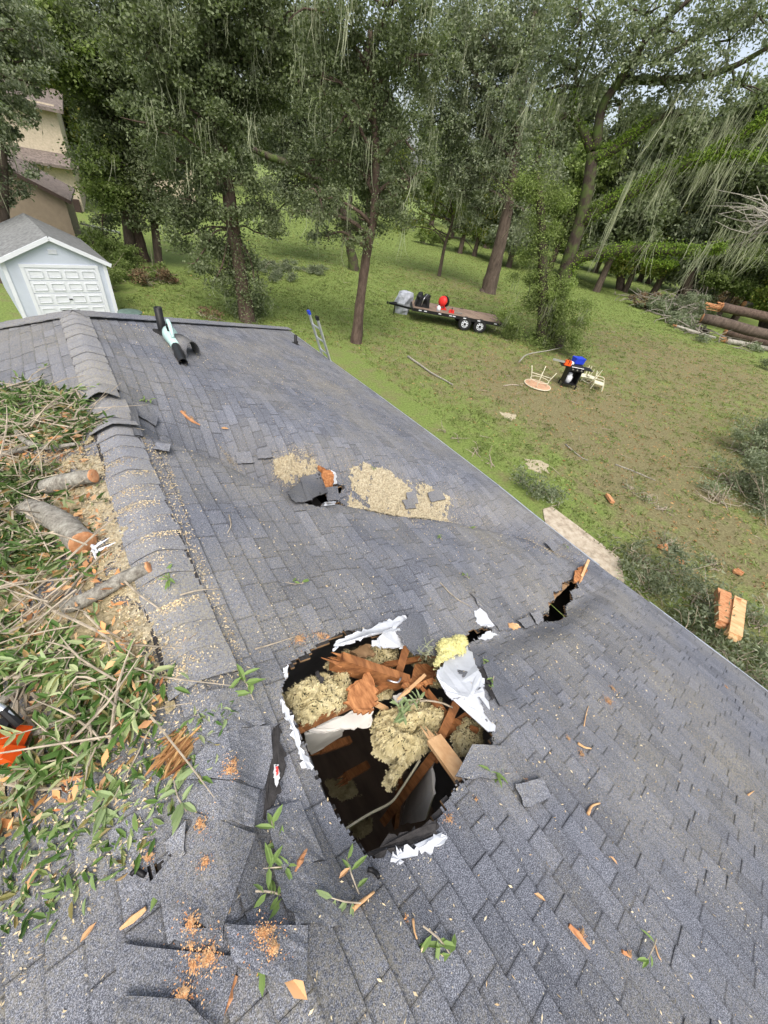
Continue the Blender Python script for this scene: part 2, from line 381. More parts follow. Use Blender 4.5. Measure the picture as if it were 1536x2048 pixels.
def rp(P, base=True): return np.array([onroof(*q, base=base)[:2] for q in P])
TR.append((rp([(210, 805), (300, 826), (415, 860), (510, 900), (600, 942), (700, 965), (800, 985), (920, 1010), (1040, 1045), (1165, 1118)]),
           [.10, .40, .74, 1.0, 1.15, 1.05, .88, .72, .42, .12], .25, .72))
TR.append((rp([(900, 1290), (1000, 1262), (1080, 1235), (1140, 1200), (1200, 1165)]), [.10, .10, .16, .16, .05], .16, .40))
TR.append((rp([(560, 1425), (535, 1530), (520, 1650), (532, 1790), (520, 1900)]), [.04, .12, .14, .10, .02], .10, .10))
h = rp([(690, 1600), (760, 1480), (300, 1745), (250, 1000)])
HS += [(h[0][0], h[0][1], .20, .24, .30), (h[1][0], h[1][1], .06, .6, .6), (h[2][0], h[2][1], .05, .12, .12)]
HOLE_BIG = rp([(562, 1395), (575, 1330), (640, 1290), (690, 1262), (750, 1268), (800, 1268), (850, 1300), (905, 1335), (955, 1395), (985, 1470), (985, 1500), (930, 1560), (893, 1600), (870, 1650), (790, 1690), (745, 1718), (690, 1660), (650, 1590), (625, 1530), (600, 1470)], False)
HOLE_CRACK = rp([(1084, 1244), (1086, 1228), (1098, 1226), (1096, 1206), (1108, 1200), (1106, 1184), (1122, 1182), (1124, 1166), (1150, 1158), (1156, 1176), (1140, 1184), (1146, 1200), (1132, 1212), (1134, 1232), (1118, 1242)], False)
HOLE_GAP = rp([(925, 1280), (940, 1262), (970, 1255), (985, 1262), (960, 1275), (935, 1290)], False)
HOLE_SMALL = rp([(285, 1757), (300, 1735), (325, 1723), (328, 1730), (305, 1752)], False)
HOLE_MID = rp([(590, 1003), (612, 985), (650, 985), (672, 968), (690, 975), (670, 1000), (690, 1012), (640, 1015)], False)
HOLES = [HOLE_BIG, HOLE_CRACK, HOLE_GAP, HOLE_SMALL, HOLE_MID]
def inhole(x, y, jit=0.0):
    if jit: x = x + rng.normal(0, jit, x.shape); y = y + rng.normal(0, jit, x.shape)
    k = np.zeros(x.shape, bool)
    for H in HOLES: k |= inpoly(x, y, H)
    return k

# ---------------------------------------------------------------- the house the camera stands on
house = empty('house', (0, 0, 0), 'storm damaged house with dark grey shingle roof torn open by a fallen tree', 'house')
YB = -5.5
def tabs(side):
    mb = MB(); R0 = rng.bit_generator.state
    mb.U, mb.V = [], []
    for hires in (False, True): _tabs(side, hires, mb)
    return mb
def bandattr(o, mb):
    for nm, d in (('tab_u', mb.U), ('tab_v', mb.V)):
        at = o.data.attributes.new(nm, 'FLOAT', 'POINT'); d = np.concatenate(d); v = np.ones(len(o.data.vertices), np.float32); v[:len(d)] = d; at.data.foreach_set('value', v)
def _tabs(side, hires, mb):
    random.seed(11 + side)
    X0, X1, Y0, Y1 = [], [], [], []
    e = .108; j = 0
    while True:
        a = .0 + j * e
        if a > 5.1: break
        y = YB + random.uniform(0, .3)
        x = RX + side * (a + e / 2); ye = float(yhip(x))
        while y < ye:
            w = random.choice([.10, .14, .17, .2, .25, .31]) * random.uniform(.85, 1.15)
            X0.append(a); X1.append(a + e); Y0.append(y); Y1.append(min(y + w, ye)); y += w
        j += 1
    X0, X1, Y0, Y1 = map(np.array, (X0, X1, Y0, Y1)); n = len(X0)
    cxx = (X0 + X1) / 2 * side + RX; cyy = (Y0 + Y1) / 2; nr = np.zeros(n, bool)
    for H in HOLES: nr |= (cxx > H[:, 0].min() - .22) & (cxx < H[:, 0].max() + .22) & (cyy > H[:, 1].min() - .3) & (cyy < H[:, 1].max() + .3)
    k_ = nr if hires else ~nr; X0, X1, Y0, Y1 = X0[k_], X1[k_], Y0[k_], Y1[k_]; n = len(X0)
    if n == 0: return
    nu, nv = (10, 14) if hires else (4, 5)
    u = np.linspace(0, 1, nu + 1); v = np.linspace(0, 1, nv + 1); v = np.sort(np.concatenate([v[1:-1], [0, 1, .035, .965]])); nv = len(v) - 1
    if not hires: u = np.array([0, .12, .24, .6, 1.0]); nu = 4
    gx = X0[:, None, None] + (X1 - X0)[:, None, None] * u[None, :, None] + 0 * v[None, None, :]
    gy = Y0[:, None, None] + (Y1 - Y0 - .0012)[:, None, None] * v[None, None, :] + 0 * u[None, :, None]
    ew = eaveW(gy); gx = np.minimum(gx, ew)
    keep0 = X0 < eaveW((Y0 + Y1) / 2) - .02
    wx = RX + side * gx; z = zroof(wx, gy)
    thick = rng.choice([.006, .011], n, p=[.55, .45])
    bad = np.exp(-(((X0 * side + RX) - .9) / 1.6) ** 2 - ((Y0 - 1.4) / 1.9) ** 2)
    curl = np.where(rng.random(n) < .01 + .09 * bad, rng.uniform(.006, .026, n) * (.25 + .75 * bad), 0)
    top = z + .003 + thick[:, None, None] * (.25 + .75 * u)[None, :, None] + curl[:, None, None] * (u**2)[None, :, None] * (v if rng.random() < .5 else 1 - v)[None, None, :] 
    G = np.stack([wx, gy, top], -1).reshape(n, -1, 3)
    cx = (gx[:, :-1, :-1] + gx[:, 1:, 1:]) / 2 * side + RX; cy = (gy[:, :-1, :-1] + gy[:, 1:, 1:]) / 2
    hole = inhole(cx, cy, .004) | ~keep0[:, None, None]
    idx = np.arange((nu + 1) * (nv + 1)).reshape(nu + 1, nv + 1)
    q = np.stack([idx[:-1, :-1], idx[1:, :-1], idx[1:, 1:], idx[:-1, 1:]], -1)
    if side < 0: q = q[..., ::-1]
    F = (np.arange(n)[:, None, None, None] * idx.size + q[None])[~hole]
    mb.add(G.reshape(-1, 3), F)
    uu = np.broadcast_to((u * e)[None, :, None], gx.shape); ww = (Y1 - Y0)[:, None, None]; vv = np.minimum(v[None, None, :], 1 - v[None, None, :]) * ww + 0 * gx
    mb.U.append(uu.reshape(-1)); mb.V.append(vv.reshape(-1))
    # exposed lower edge and both ends as skirts
    ok = ~hole.any((1, 2))
    for smi, line in ((1, G.reshape(n, nu + 1, nv + 1, 3)[:, -1]), (0, G.reshape(n, nu + 1, nv + 1, 3)[:, :, 0]), (0, G.reshape(n, nu + 1, nv + 1, 3)[:, :, -1])):
        t = line[ok]; k = t.shape[1]; b = t.copy(); b[..., 2] -= .016
        V = np.concatenate([t, b], 1); i = np.arange(k - 1)
        f = np.stack([i, i + k, i + k + 1, i + 1], 1)
        mb.add(V.reshape(-1, 3), (np.arange(len(t))[:, None, None] * 2 * k + f[None]).reshape(-1, 4), smi); mb.U.append(np.ones(V.size // 3)); mb.V.append(np.ones(V.size // 3))
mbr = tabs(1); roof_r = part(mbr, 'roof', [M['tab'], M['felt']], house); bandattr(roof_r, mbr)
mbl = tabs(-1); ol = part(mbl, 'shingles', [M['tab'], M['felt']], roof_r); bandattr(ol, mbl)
def decking():
    mb = MB()
    for side in (1, -1):
        xs = np.unique(np.concatenate([np.arange(0, 1.6, .02), np.arange(1.6, 5.0, .03)])); ys = np.unique(np.concatenate([np.arange(YB, -.6, .08), np.arange(-.6, 1.6, .02), np.arange(1.6, 4.6, .03), np.arange(4.6, 10.2, .06)]))
        gx, gy = np.meshgrid(xs, ys, indexing='ij'); gx = np.minimum(gx, eaveW(gy) - .01)
        wx = RX + side * gx; k = gx.shape
        ok = (gy < yhip(wx))[:-1, :-1] & (gx[1:, :-1] - gx[:-1, :-1] > .001)
        ok &= ~inhole((wx[:-1, :-1] + wx[1:, 1:]) / 2, (gy[:-1, :-1] + gy[1:, 1:]) / 2, .012)
        idx = np.arange(gx.size).reshape(k); q = np.stack([idx[:-1, :-1], idx[1:, :-1], idx[1:, 1:], idx[:-1, 1:]], -1)[ok]
        z = zroof(wx, gy); nh = np.zeros(z.shape, bool)
        for H in HOLES: nh |= (wx > H[:, 0].min() - .12) & (wx < H[:, 0].max() + .12) & (gy > H[:, 1].min() - .12) & (gy < H[:, 1].max() + .12)
        z = z - np.where(nh, 0, .03)
        for dz, mi in ((-.012, 0), (-.03, 1)): mb.add(np.stack([wx, gy, z + dz], -1).reshape(-1, 3), q, mi)
        # broken board edge round every hole
        okp = np.pad(ok, 1)
        A = np.stack([wx, gy, z], -1)
        for di, dj, e0, e1 in ((1, 0, (1, 0), (1, 1)), (-1, 0, (0, 0), (0, 1)), (0, 1, (0, 1), (1, 1)), (0, -1, (0, 0), (1, 0))):
            ed = ok & ~okp[1 + di:okp.shape[0] - 1 + di, 1 + dj:okp.shape[1] - 1 + dj]
            ii, jj = np.nonzero(ed); p = A[ii + e0[0], jj + e0[1]]; r = A[ii + e1[0], jj + e1[1]]
            V = np.stack([p - [0, 0, .012], r - [0, 0, .012], r - [0, 0, .03], p - [0, 0, .03]], 1)
            mb.add(V.reshape(-1, 3), np.arange(len(V) * 4).reshape(-1, 4), 1)
    return mb
part(decking(), 'sheathing', [M['felt'], M['deck']], roof_r)
# far hip face, walls, ceiling, floor, fascia
fe = np.array([[RX, 5.97, RZ], [4.46 + RX, 10.05, zbase(4.46 + RX, 0)], [RX - 4.6, 8.73, zbase(RX - 4.6, 0)]])
mb = MB(); mb.slab(fe - [0, 0, .01], .03); mb.slab(np.array([fe[2], fe[1], fe[1] + [.1, 1.0, -.4], fe[2] + [0, 1.2, -.4]])[::-1] - [0, 0, .012], .03); part(mb, 'hip_face', M['shingle'], roof_r)
def strip(a, b, w, n, dz, mat, name):
    for i in range(n):
        mb = MB(); t0, t1 = i / n, (i + 1) / n + .01; d = b - a; s = nrm(np.cross(d, [0, 0, 1.0])[None])[0] * w / 2
        p, q = a + d * t0, a + d * t1
        rows = [np.array([p - s - [0, 0, .035], p + [0, 0, .0], p + s - [0, 0, .035]]) + [0, 0, dz], np.array([q - s - [0, 0, .035], q, q + s - [0, 0, .035]]) + [0, 0, dz + .008]]
        t = np.vstack(rows); bt = t - [0, 0, .008]
        mb.add(np.vstack([t, bt]), [[0, 1, 4, 3], [1, 2, 5, 4], [6, 9, 10, 7], [7, 10, 11, 8], [3, 4, 10, 9], [4, 5, 11, 10], [0, 3, 9, 6], [2, 8, 11, 5]])
        part(mb, name, mat, roof_r)
strip(fe[0] + [0, 0, .03], fe[1] + [0, 0, .03], .30, 26, .01, M['shingle'], 'hip_cap')
strip(fe[0] + [0, 0, .03], fe[2] + [0, 0, .03], .30, 22, .01, M['shingle'], 'hip_cap')
ys = np.arange(YB, 10.01, .12)
for side in (1, -1):
    mbd, mbf = MB(), MB()
    yy = ys if side > 0 else ys[ys < 8.6]
    x = RX + side * (eaveW(yy) + .01); z = zroof(x, yy)
    o = np.stack([x, yy, z], 1); k = len(yy); i = np.arange(k - 1); n4 = 4 * k
    for mbx, (dx0, dx1, z0, z1) in ((mbd, (-.06, .03, .000, -.055)), (mbf, (-.01, .012, -.06, -.24))):
        V = np.concatenate([o + [side * dx0, 0, z0 - .004], o + [side * dx1, 0, z0], o + [side * dx1, 0, z1], o + [side * dx0, 0, z1]])
        F = np.concatenate([np.stack([i + a * k, i + 1 + a * k, i + 1 + b * k, i + b * k], 1) for a, b in ((0, 1), (1, 2), (2, 3), (3, 0))])
        ok = ~((yy[i] > .05) & (yy[i] < .75) & (side > 0)); mbx.add(V, F[np.tile(ok, 4)])
    part(mbd, 'drip_edge', M['alu'] if side > 0 else M['black'], house); part(mbf, 'fascia', M['white'], house)
wx = 4.2
for nm, c, sz in (('wall', (wx, 1.8, .95), (.18, 14.4, 1.9)), ('wall', (-wx, 1.6, 1.2), (.18, 14.0, 2.4)), ('wall', (0, 8.4, 1.2), (8.2, .18, 2.4)), ('wall', (0, -5.3, 1.2), (8.2, .18, 2.4))):
    mb = MB(); mb.box(c, sz); part(mb, nm, M['beige'], house)
mb = MB(); mb.box((0, 1.6, .08), (8.2, 13.6, .1)); part(mb, 'room_floor', M['plank'], house)
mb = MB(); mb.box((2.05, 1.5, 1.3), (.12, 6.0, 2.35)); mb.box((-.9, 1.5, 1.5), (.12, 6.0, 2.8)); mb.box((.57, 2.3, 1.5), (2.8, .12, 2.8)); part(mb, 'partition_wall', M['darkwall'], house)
mb = MB(); mb.box((3.2, 1.5, 1.95), (2.15, 12.0, .03)); mb.box((-2.5, 1.5, 2.3), (3.2, 12.0, .03)); part(mb, 'ceiling', M['attic_shade'], house)
for s_ in (1, -1): mb = MB(); mb.box((s_ * 4.50, 1.8, 2.2), (.90, 14.2, .02)); part(mb, 'soffit', M['attic_shade'], house)
for y in np.arange(-5, 9, .61):                                  # rafters under the boards, broken where the hole is
    for side in (1, -1):
        xs = np.arange(.04, 4.9, .15); x = RX + side * xs
        ok = ~inhole(x, np.full(x.shape, y)) & (y < yhip(x) - .05)
        run = []
        for xx, k in list(zip(x, ok)) + [(0, False)]:
            if k: run.append(xx)
            else:
                if len(run) > 2:
                    mb = MB(); P = np.array([[q, y, float(zroof(q, y)) - .115] for q in run]); kk = len(P)
                    V = np.concatenate([P + [0, dy, dz] for dy, dz in ((-.019, -.07), (.019, -.07), (.019, .07), (-.019, .07))])
                    i = np.arange(kk - 1); F = [np.stack([i + a * kk, i + 1 + a * kk, i + 1 + b * kk, i + b * kk], 1) for a, b in ((0, 1), (1, 2), (2, 3), (3, 0))]
                    mb.add(V, np.concatenate(F)); mb.poly(np.zeros((0, 3)), []); 
                    e = np.array([[0, kk, 2 * kk, 3 * kk], [kk - 1, 2 * kk - 1, 3 * kk - 1, 4 * kk - 1]]); mb.f.append(e); mb.mi.append(np.zeros(2, int))
                    part(mb, 'rafter', M['rafter'], roof_r)
                run = []
# ridge vent and cap shingles
def ridgecap(y0, y1, w=.285, lift=0.0, tilt=0.0, dx=0.0, yaw=0.0, arch=.0):
    mb = MB(); k = 9; a = np.linspace(-1, 1, k); L = y1 - y0; rows = []; rj = random.uniform(-.003, .004)
    for t, th in ((0, .011), (1, .003)):
        x = RX + dx + a * w / 2; y = y0 + L * t + yaw * a * .1
        z = np.array([float(zroof(RX + dx, y0 + L * t))] * k) - SL * w / 2 * np.abs(a) ** 1.25 + .018 + th + rj + lift + tilt * (1 - t) + arch * (1 - a**2) * (1 - t)
        rows.append(np.stack([x, np.broadcast_to(y, (k,)), z], 1))
    t = np.vstack(rows); b = t - [0, 0, .009]; i = np.arange(k - 1)
    mb.add(np.vstack([t, b]), np.concatenate([np.stack([i, i + 1, i + 1 + k, i + k], 1), np.stack([i + 2 * k, i + 3 * k, i + 1 + 3 * k, i + 1 + 2 * k], 1), np.stack([i, i + 2 * k, i + 1 + 2 * k, i + 1], 1)]))
    mb.poly(np.zeros((0, 3)), []); B = mb.n - 4 * k
    for e in ((0, k, 3 * k, 2 * k), (k - 1, 3 * k - 1, 4 * k - 1, 2 * k - 1 + k - 0 - 0)):
        pass
    return mb
Y_END = float(onroof(432, 1358)[1]); Y_MID = float(onroof(262, 868)[1]); Y_BRK = float(onroof(195, 785)[1])
def vent(y0, y1, s):
    mb = MB(); yy = np.arange(y0, y1, .05)
    if True:
        x = RX + s * .13; z = zroof(np.full(yy.shape, x), yy)
        for y, q in zip(yy, z): mb.box((x, y + .025, q + .012), (.02, .042, .026))
    return mb
for a, b in ((Y_END, Y_MID), (Y_BRK + .05, 5.95)): part(vent(a, b, -1), 'ridge_vent', M['felt'], roof_r); part(vent(a, b, 1), 'ridge_vent', M['felt'], roof_r)
CAPY = []; y = Y_END; k = 0
while y < Y_MID:
    part(ridgecap(y, y + .2, lift=random.uniform(0, .004), arch=random.choice([0, .002, .008, -.004]), yaw=random.uniform(-.12, .12), w=random.uniform(.275, .30)), 'ridge_cap', M['cap'], roof_r, True); CAPY.append(y); y += .165; k += 1
y = Y_BRK + .03
while y < 5.95:
    part(ridgecap(y, min(y + .2, 5.99), lift=.003), 'ridge_cap', M['cap'], roof_r, True); y += .165
part(ridgecap(Y_BRK - .22, Y_BRK + .1, lift=.02, tilt=.05, dx=-.02, yaw=.3, arch=.03), 'ridge_cap', M['cap'], roof_r, True, label='ridge cap pushed up and bent')
part(ridgecap(Y_MID + .32, Y_BRK - .12, lift=.02, tilt=.0, dx=-.01, yaw=-.2, w=.34), 'ridge_cap', M['cap'], roof_r, True)
part(ridgecap(Y_MID + .02, Y_MID + .36, lift=.01, tilt=.03, dx=.0, yaw=.25, w=.33), 'ridge_cap', M['cap'], roof_r, True)
# ---------------------------------------------------------------- ground
def litter(x, y):
    v = .17 + 0 * x
    for px, py, s, a in ((1300, 850, 7.5, .75), (1420, 740, 8, .65), (1150, 850, 5, .5), (1000, 760, 5, .32), (1250, 1000, 4, .5), (1000, 600, 5, .4), (880, 560, 4, .5), (950, 690, 6, .25), (1350, 720, 8, .5), (800, 700, 4, .2), (1420, 1120, 3, .45)):
        p = onz(px, py); v = v + .60 * a * np.exp(-((x - p[0]) ** 2 + (y - p[1]) ** 2) / s**2)
    for px, py, s, a in ((1240, 600, 9, .7), (600, 590, 6, .3), (850, 470, 10, .5), (950, 850, 2.5, .35), (1100, 960, 2.5, .35), (1180, 1120, 2, .3), (600, 440, 16, .4)):
        p = onz(px, py); v = v - a * np.exp(-((x - p[0]) ** 2 + (y - p[1]) ** 2) / s**2)
    return np.clip(v, 0, 1)
def ground():
    near = np.arange(-40, 80.1, 1.0)
    gx = np.concatenate([np.linspace(-900, -45, 12), near, np.linspace(90, 900, 14)]); gy = np.concatenate([np.linspace(-900, -45, 12), near, np.linspace(90, 900, 14)])
    X, Y = np.meshgrid(gx, gy, indexing='ij'); Z = 0 * X
    idx = np.arange(X.size).reshape(X.shape); mb = MB()
    mb.add(np.stack([X, Y, Z], -1).reshape(-1, 3), np.stack([idx[:-1, :-1], idx[1:, :-1], idx[1:, 1:], idx[:-1, 1:]], -1).reshape(-1, 4))
    o = mb.build('ground', M['lawn']); tag(o, kind='structure')
    at = o.data.attributes.new('litter', 'FLOAT', 'POINT'); at.data.foreach_set('value', litter(X, Y).ravel().astype(np.float32))
ground()
P = np.array([onz(*q) for q in ((1085, 1020), (1102, 1014), (1140, 1042), (1200, 1088), (1238, 1117), (1248, 1165), (1190, 1190), (1100, 1110))])
P[:, 2] = .03; mb = MB(); mb.slab(P[::-1], .06); tag(mb.build('path', M['concrete']), kind='structure')
LAWNPOLY = np.array([onz(*q)[:2] for q in ((240, 600), (560, 440), (860, 440), (1250, 590), (1536, 720), (1536, 1380), (1100, 1010), (700, 700), (240, 640))])
def grass():
    p = randpoly(LAWNPOLY, 170000); r = np.hypot(p[:, 0], p[:, 1]); lit = litter(p[:, 0], p[:, 1])
    p = p[(rng.random(len(p)) < np.clip(20 / r, .15, 1)) & (rng.random(len(p)) > lit * .95)]; n = len(p)
    p = np.repeat(p, 4, 0) + rng.normal(0, .05, (n * 4, 2)); n = len(p); C = np.stack([p[:, 0], p[:, 1], np.zeros(n)], 1)
    a = rng.uniform(0, 2 * PI, n); S = np.stack([np.cos(a), np.sin(a), 0 * a], 1) * rng.uniform(.012, .024, n)[:, None]; d = rdir(n, .5, .9)
    mb = MB(); mb.add(np.stack([C - S, C + S, C + d * rng.uniform(.05, .12, n)[:, None]], 1).reshape(-1, 3), np.arange(n * 3).reshape(-1, 3))
    tag(mb.build('grass', M['grassblade']), kind='stuff', label='short green grass tufts on the lawn', cat='grass')
    p = randpoly(LAWNPOLY, 5200); p = p[np.hypot(p[:, 0], p[:, 1]) < 45]; k = 14; p = np.repeat(p, k, 0) + rng.normal(0, .10, (len(p) * k, 2)); n = len(p); C = np.stack([p[:, 0], p[:, 1], np.zeros(n)], 1)
    mb = MB(); mb.diamonds(C + [0, 0, .06], rdir(n, .5, .4), rdir(n, .5, .4), rng.uniform(.06, .17, n), rng.uniform(.02, .04, n)); tag(mb.build('weeds', M['olive']), kind='stuff', label='low broad leaved weeds dotted through the lawn', cat='weeds')
    q = randpoly(LAWNPOLY, 90000); lit = litter(q[:, 0], q[:, 1]); q = q[rng.random(len(q)) < lit]; n = len(q)
    mb = MB(); mb.diamonds(np.stack([q[:, 0], q[:, 1], rng.uniform(.01, .04, n)], 1), rdir(n, .2), rdir(n, .3, 1), rng.uniform(.05, .13, n), rng.uniform(.02, .05, n))
    tag(mb.build('leaf_litter', M['deadleaf']), kind='stuff', label='brown fallen leaves scattered over the lawn', cat='leaf litter')
grass()
# ---------------------------------------------------------------- trees and bushes
DENS = 2.1
def crown(mb, blobs, dens=260, L=.11, Wd=.055, sub=.34, droop=.25, flat=.7):
    for c, r in blobs:
        c = np.asarray(c); r = np.asarray(r if np.ndim(r) else (r, r, r * flat)); vol = r[0] * r[1] * r[2]
        k = max(5, int(14 * (vol ** (2 / 3)) / .8)); s = nrm(rng.normal(0, 1, (k, 3))) * (rng.random((k, 1)) ** .38) * r + c
        n = max(14, int(DENS * dens * vol ** (2 / 3) / k * 4.2)); sz = rng.uniform(.45, 1.15, k) * sub * .72
        C = np.repeat(s, n, 0); off = rng.normal(0, 1, (k * n, 3)) * np.repeat(sz, n)[:, None] * [1, 1, .62]
        C = C + off; ok = C[:, 2] > .1; C = C[ok]; m_ = len(C)
        D = rdir(m_, .8, -droop); Nn = rdir(m_, .8, .7)
        mb.diamonds(C, D, Nn, rng.uniform(.7, 1.4, m_) * L * 1.18, rng.uniform(.7, 1.4, m_) * Wd * 1.2)
def limbto(mb, a, b, r0, r1, sag=.12, n=7, k=4):
    a, b = np.asarray(a, float), np.asarray(b, float); d = b - a; L = np.linalg.norm(d)
    P = [a + d * t + (rng.normal(0, .05, 3) * L * (0 < t < 1)) + np.array([0, 0, sag * L * math.sin(PI * t)]) for t in np.linspace(0, 1, k)]
    mb.tube(P, np.linspace(r0, r1, k), n, .05, sub=3)
def twigs(mb, blobs, per=6):
    for c, r in blobs:
        r = np.asarray(r if np.ndim(r) else (r, r, r * .7))
        for _ in range(per):
            e = np.asarray(c) + nrm(rng.normal(0, 1, 3)) * r * rng.uniform(.6, 1.0)
            mb.tube([c, (np.asarray(c) + e) / 2 + rng.normal(0, .12, 3) * r, e], [.035 * r[0] ** .5, .022, .006], 4, sub=2)
def tree(name, label, base, trunk, rad, blobs, mat='treeleaf', bark='treebark', group=None, dens=260, L=.11, Wd=.055, moss=0, mossL=(.4, 1.4), limbs=(), cat='tree', sub=.34, mossblobs=None, droop=.25, extra=None, attach=None, lr=None):
    root = empty(name, base, label, cat, group)
    T = np.array([base] + list(trunk), float); mb = MB()
    mb.tube(np.vstack([T[0] - [0, 0, .2], T[0] + (T[1] - T[0]) * .04, T[1:]]) if len(T) > 1 else T, np.concatenate([[rad[0] * 1.5, rad[0] * 1.08], rad[1:]]), 12, .05, sub=5)
    part(mb, 'trunk', M[bark], root, True)
    if len(limbs) or len(blobs):
        mb = MB()
        for l in limbs: mb.tube(l[0], l[1], 8, .06, sub=4)
        for c, r in (blobs if lr != 0 else []):
            h = T[:, 2]; tgt = np.asarray(c); zz = max(h[0] + .4 * (h[-1] - h[0]), min(tgt[2] - .6 * np.max(r), h[-1]))
            i = min(int(np.searchsorted(h, zz, 'left')), len(T) - 1); i = max(i, 1)
            t = np.clip((zz - h[i - 1]) / max(1e-3, h[i] - h[i - 1]), 0, 1); s = T[i - 1] + (T[i] - T[i - 1]) * t
            if attach: A_ = np.array(attach); s = A_[np.argmin(np.linalg.norm(A_ - tgt, axis=1))]
            limbto(mb, s, tgt, lr or (.07 if attach else min(.13, rad[-1])), .03)
        if lr == 0: limbto(mb, T[-1], T[-1] + [.3, .2, 1.0], rad[-1], .03)
        else: twigs(mb, blobs, 2 if lr else 5)
        part(mb, 'limb', M[bark], root, True)
    mb = MB(); crown(mb, blobs, dens, L, Wd, sub, droop)
    if extra: extra(mb)
    part(mb, 'crown', M[mat], root)
    if moss:
        mb = MB(); bl = mossblobs or blobs; A = []
        w = np.array([np.max(r) ** 2 for c, r in bl]); w = w / w.sum()
        for i in rng.choice(len(bl), moss, p=w):
            c, r = bl[i]; r = np.max(r); A.append(np.asarray(c) + rng.normal(0, .45, 3) * [r, r, r * .5])
        A = np.repeat(np.array(A), 7, 0) + rng.normal(0, .10, (moss * 7, 3)); n = len(A); LL = rng.uniform(*mossL, n) * np.repeat(rng.uniform(.5, 1.3, moss), 7)
        LL = np.minimum(LL, A[:, 2] - .3); k = LL > .15; mb.ribbons(A[k], LL[k], rng.uniform(.012, .045, k.sum()), .17)
        tag(part(mb, 'moss', M['moss'], root), kind='stuff')
    return root
def B(d, *L):                                                   # blobs from photo positions at a distance: (px, py, radius[, extra distance])
    return [(atd(q[0], q[1], d + (q[3] if len(q) > 3 else rng.uniform(-.8, .8))), q[2]) for q in L]
def at(d, *L): return [atd(px, py, d) for px, py in L]
def hd(p): return math.hypot(p[0], p[1])

b = onz(712, 685); d = hd(b)
tree('oak_tree', 'slender reddish trunked tree standing alone just beyond the ladder', b, at(d, (722, 590), (735, 500), (748, 430), (752, 330), (748, 200), (740, 60)), [.25, .20, .18, .16, .13, .11, .08],
     B(d, (640, 400, .9), (690, 450, .7), (740, 440, .8), (790, 410, 1.0), (820, 360, 1.1), (650, 320, 1.3), (730, 330, 1.5), (810, 280, 1.3), (590, 420, .6), (690, 230, 1.5), (780, 190, 1.6), (640, 150, 1.3), (730, 90, 1.7), (830, 110, 1.4), (660, 30, 1.6), (780, 10, 1.8), (690, 480, .35), (655, 470, .4), (730, 480, .4)), bark='redbark', moss=90, dens=250, L=.085, Wd=.045)
def vine_on(mb, P, R, n, Lf=.09):
    Q = np.array(P); R = np.array(R); t = rng.uniform(0, len(Q) - 1, n); i = np.minimum(t.astype(int), len(Q) - 2); u = (t - i)[:, None]; o = nrm(rng.normal(0, 1, (n, 3)) + [0, 0, .5])
    C = Q[i] * (1 - u) + Q[i + 1] * u + o * (R[i] + np.abs(rng.normal(0, .06, n)) + (rng.random(n) < .12) * rng.uniform(0, .3, n))[:, None]
    mb.diamonds(C, rdir(n, .7, -.4), nrm(o + rdir(n) * .5), rng.uniform(.6, 1.3, n) * Lf, rng.uniform(.6, 1.3, n) * Lf * .7)
b = onz(495, 642); d = hd(b)
def ivy_on(P, r, n, Lf=.085):
    def f(mb):
        Q = np.array(P); t = rng.uniform(0, len(Q) - 1, n); i = np.minimum(t.astype(int), len(Q) - 2); u = (t - i)[:, None]
        C = Q[i] * (1 - u) + Q[i + 1] * u + rng.normal(0, 1, (n, 3)) * r; C[:, 2] = np.maximum(C[:, 2], .05)
        mb.diamonds(C, rdir(n, .7, -.4), rdir(n, .6, .5), rng.uniform(.6, 1.3, n) * Lf, rng.uniform(.6, 1.3, n) * Lf * .7)
    return f
TP = at(d, (480, 540), (468, 470), (456, 380), (440, 280), (428, 190), (415, 60))
tree('oak_tree', 'thick vine covered tree whose leafy base hides its trunk behind the roof edge', b, TP, [.34, .30, .26, .24, .21, .18, .12],
     B(d, (500, 615, .7), (520, 590, .55), (478, 575, .7), (440, 500, .7), (490, 520, .55), (420, 400, .9), (470, 430, .6), (510, 570, .45), (455, 540, .55), (395, 520, .55), (365, 470, .75), (410, 470, .7), (350, 420, .8), (385, 400, .8), (430, 560, .5), (535, 470, .55), (520, 420, .6), (545, 420, .5), (500, 350, .8), (430, 330, .8, -1), (350, 320, 1.1), (310, 250, 1.1), (400, 230, 1.2), (480, 240, 1.2), (360, 160, 1.4), (450, 130, 1.5), (530, 160, 1.3), (390, 60, 1.6), (490, 50, 1.6), (310, 90, 1.5), (560, 60, 1.4), (440, -20, 1.8)),
     bark='redbark', moss=110, dens=330, L=.09, Wd=.055, lr=.035, extra=ivy_on([b] + TP[:2], .34, 3600),
     limbs=[(at(d, (455, 380), (440, 230), (405, 140)), (.15, .10, .06))])
d = 31
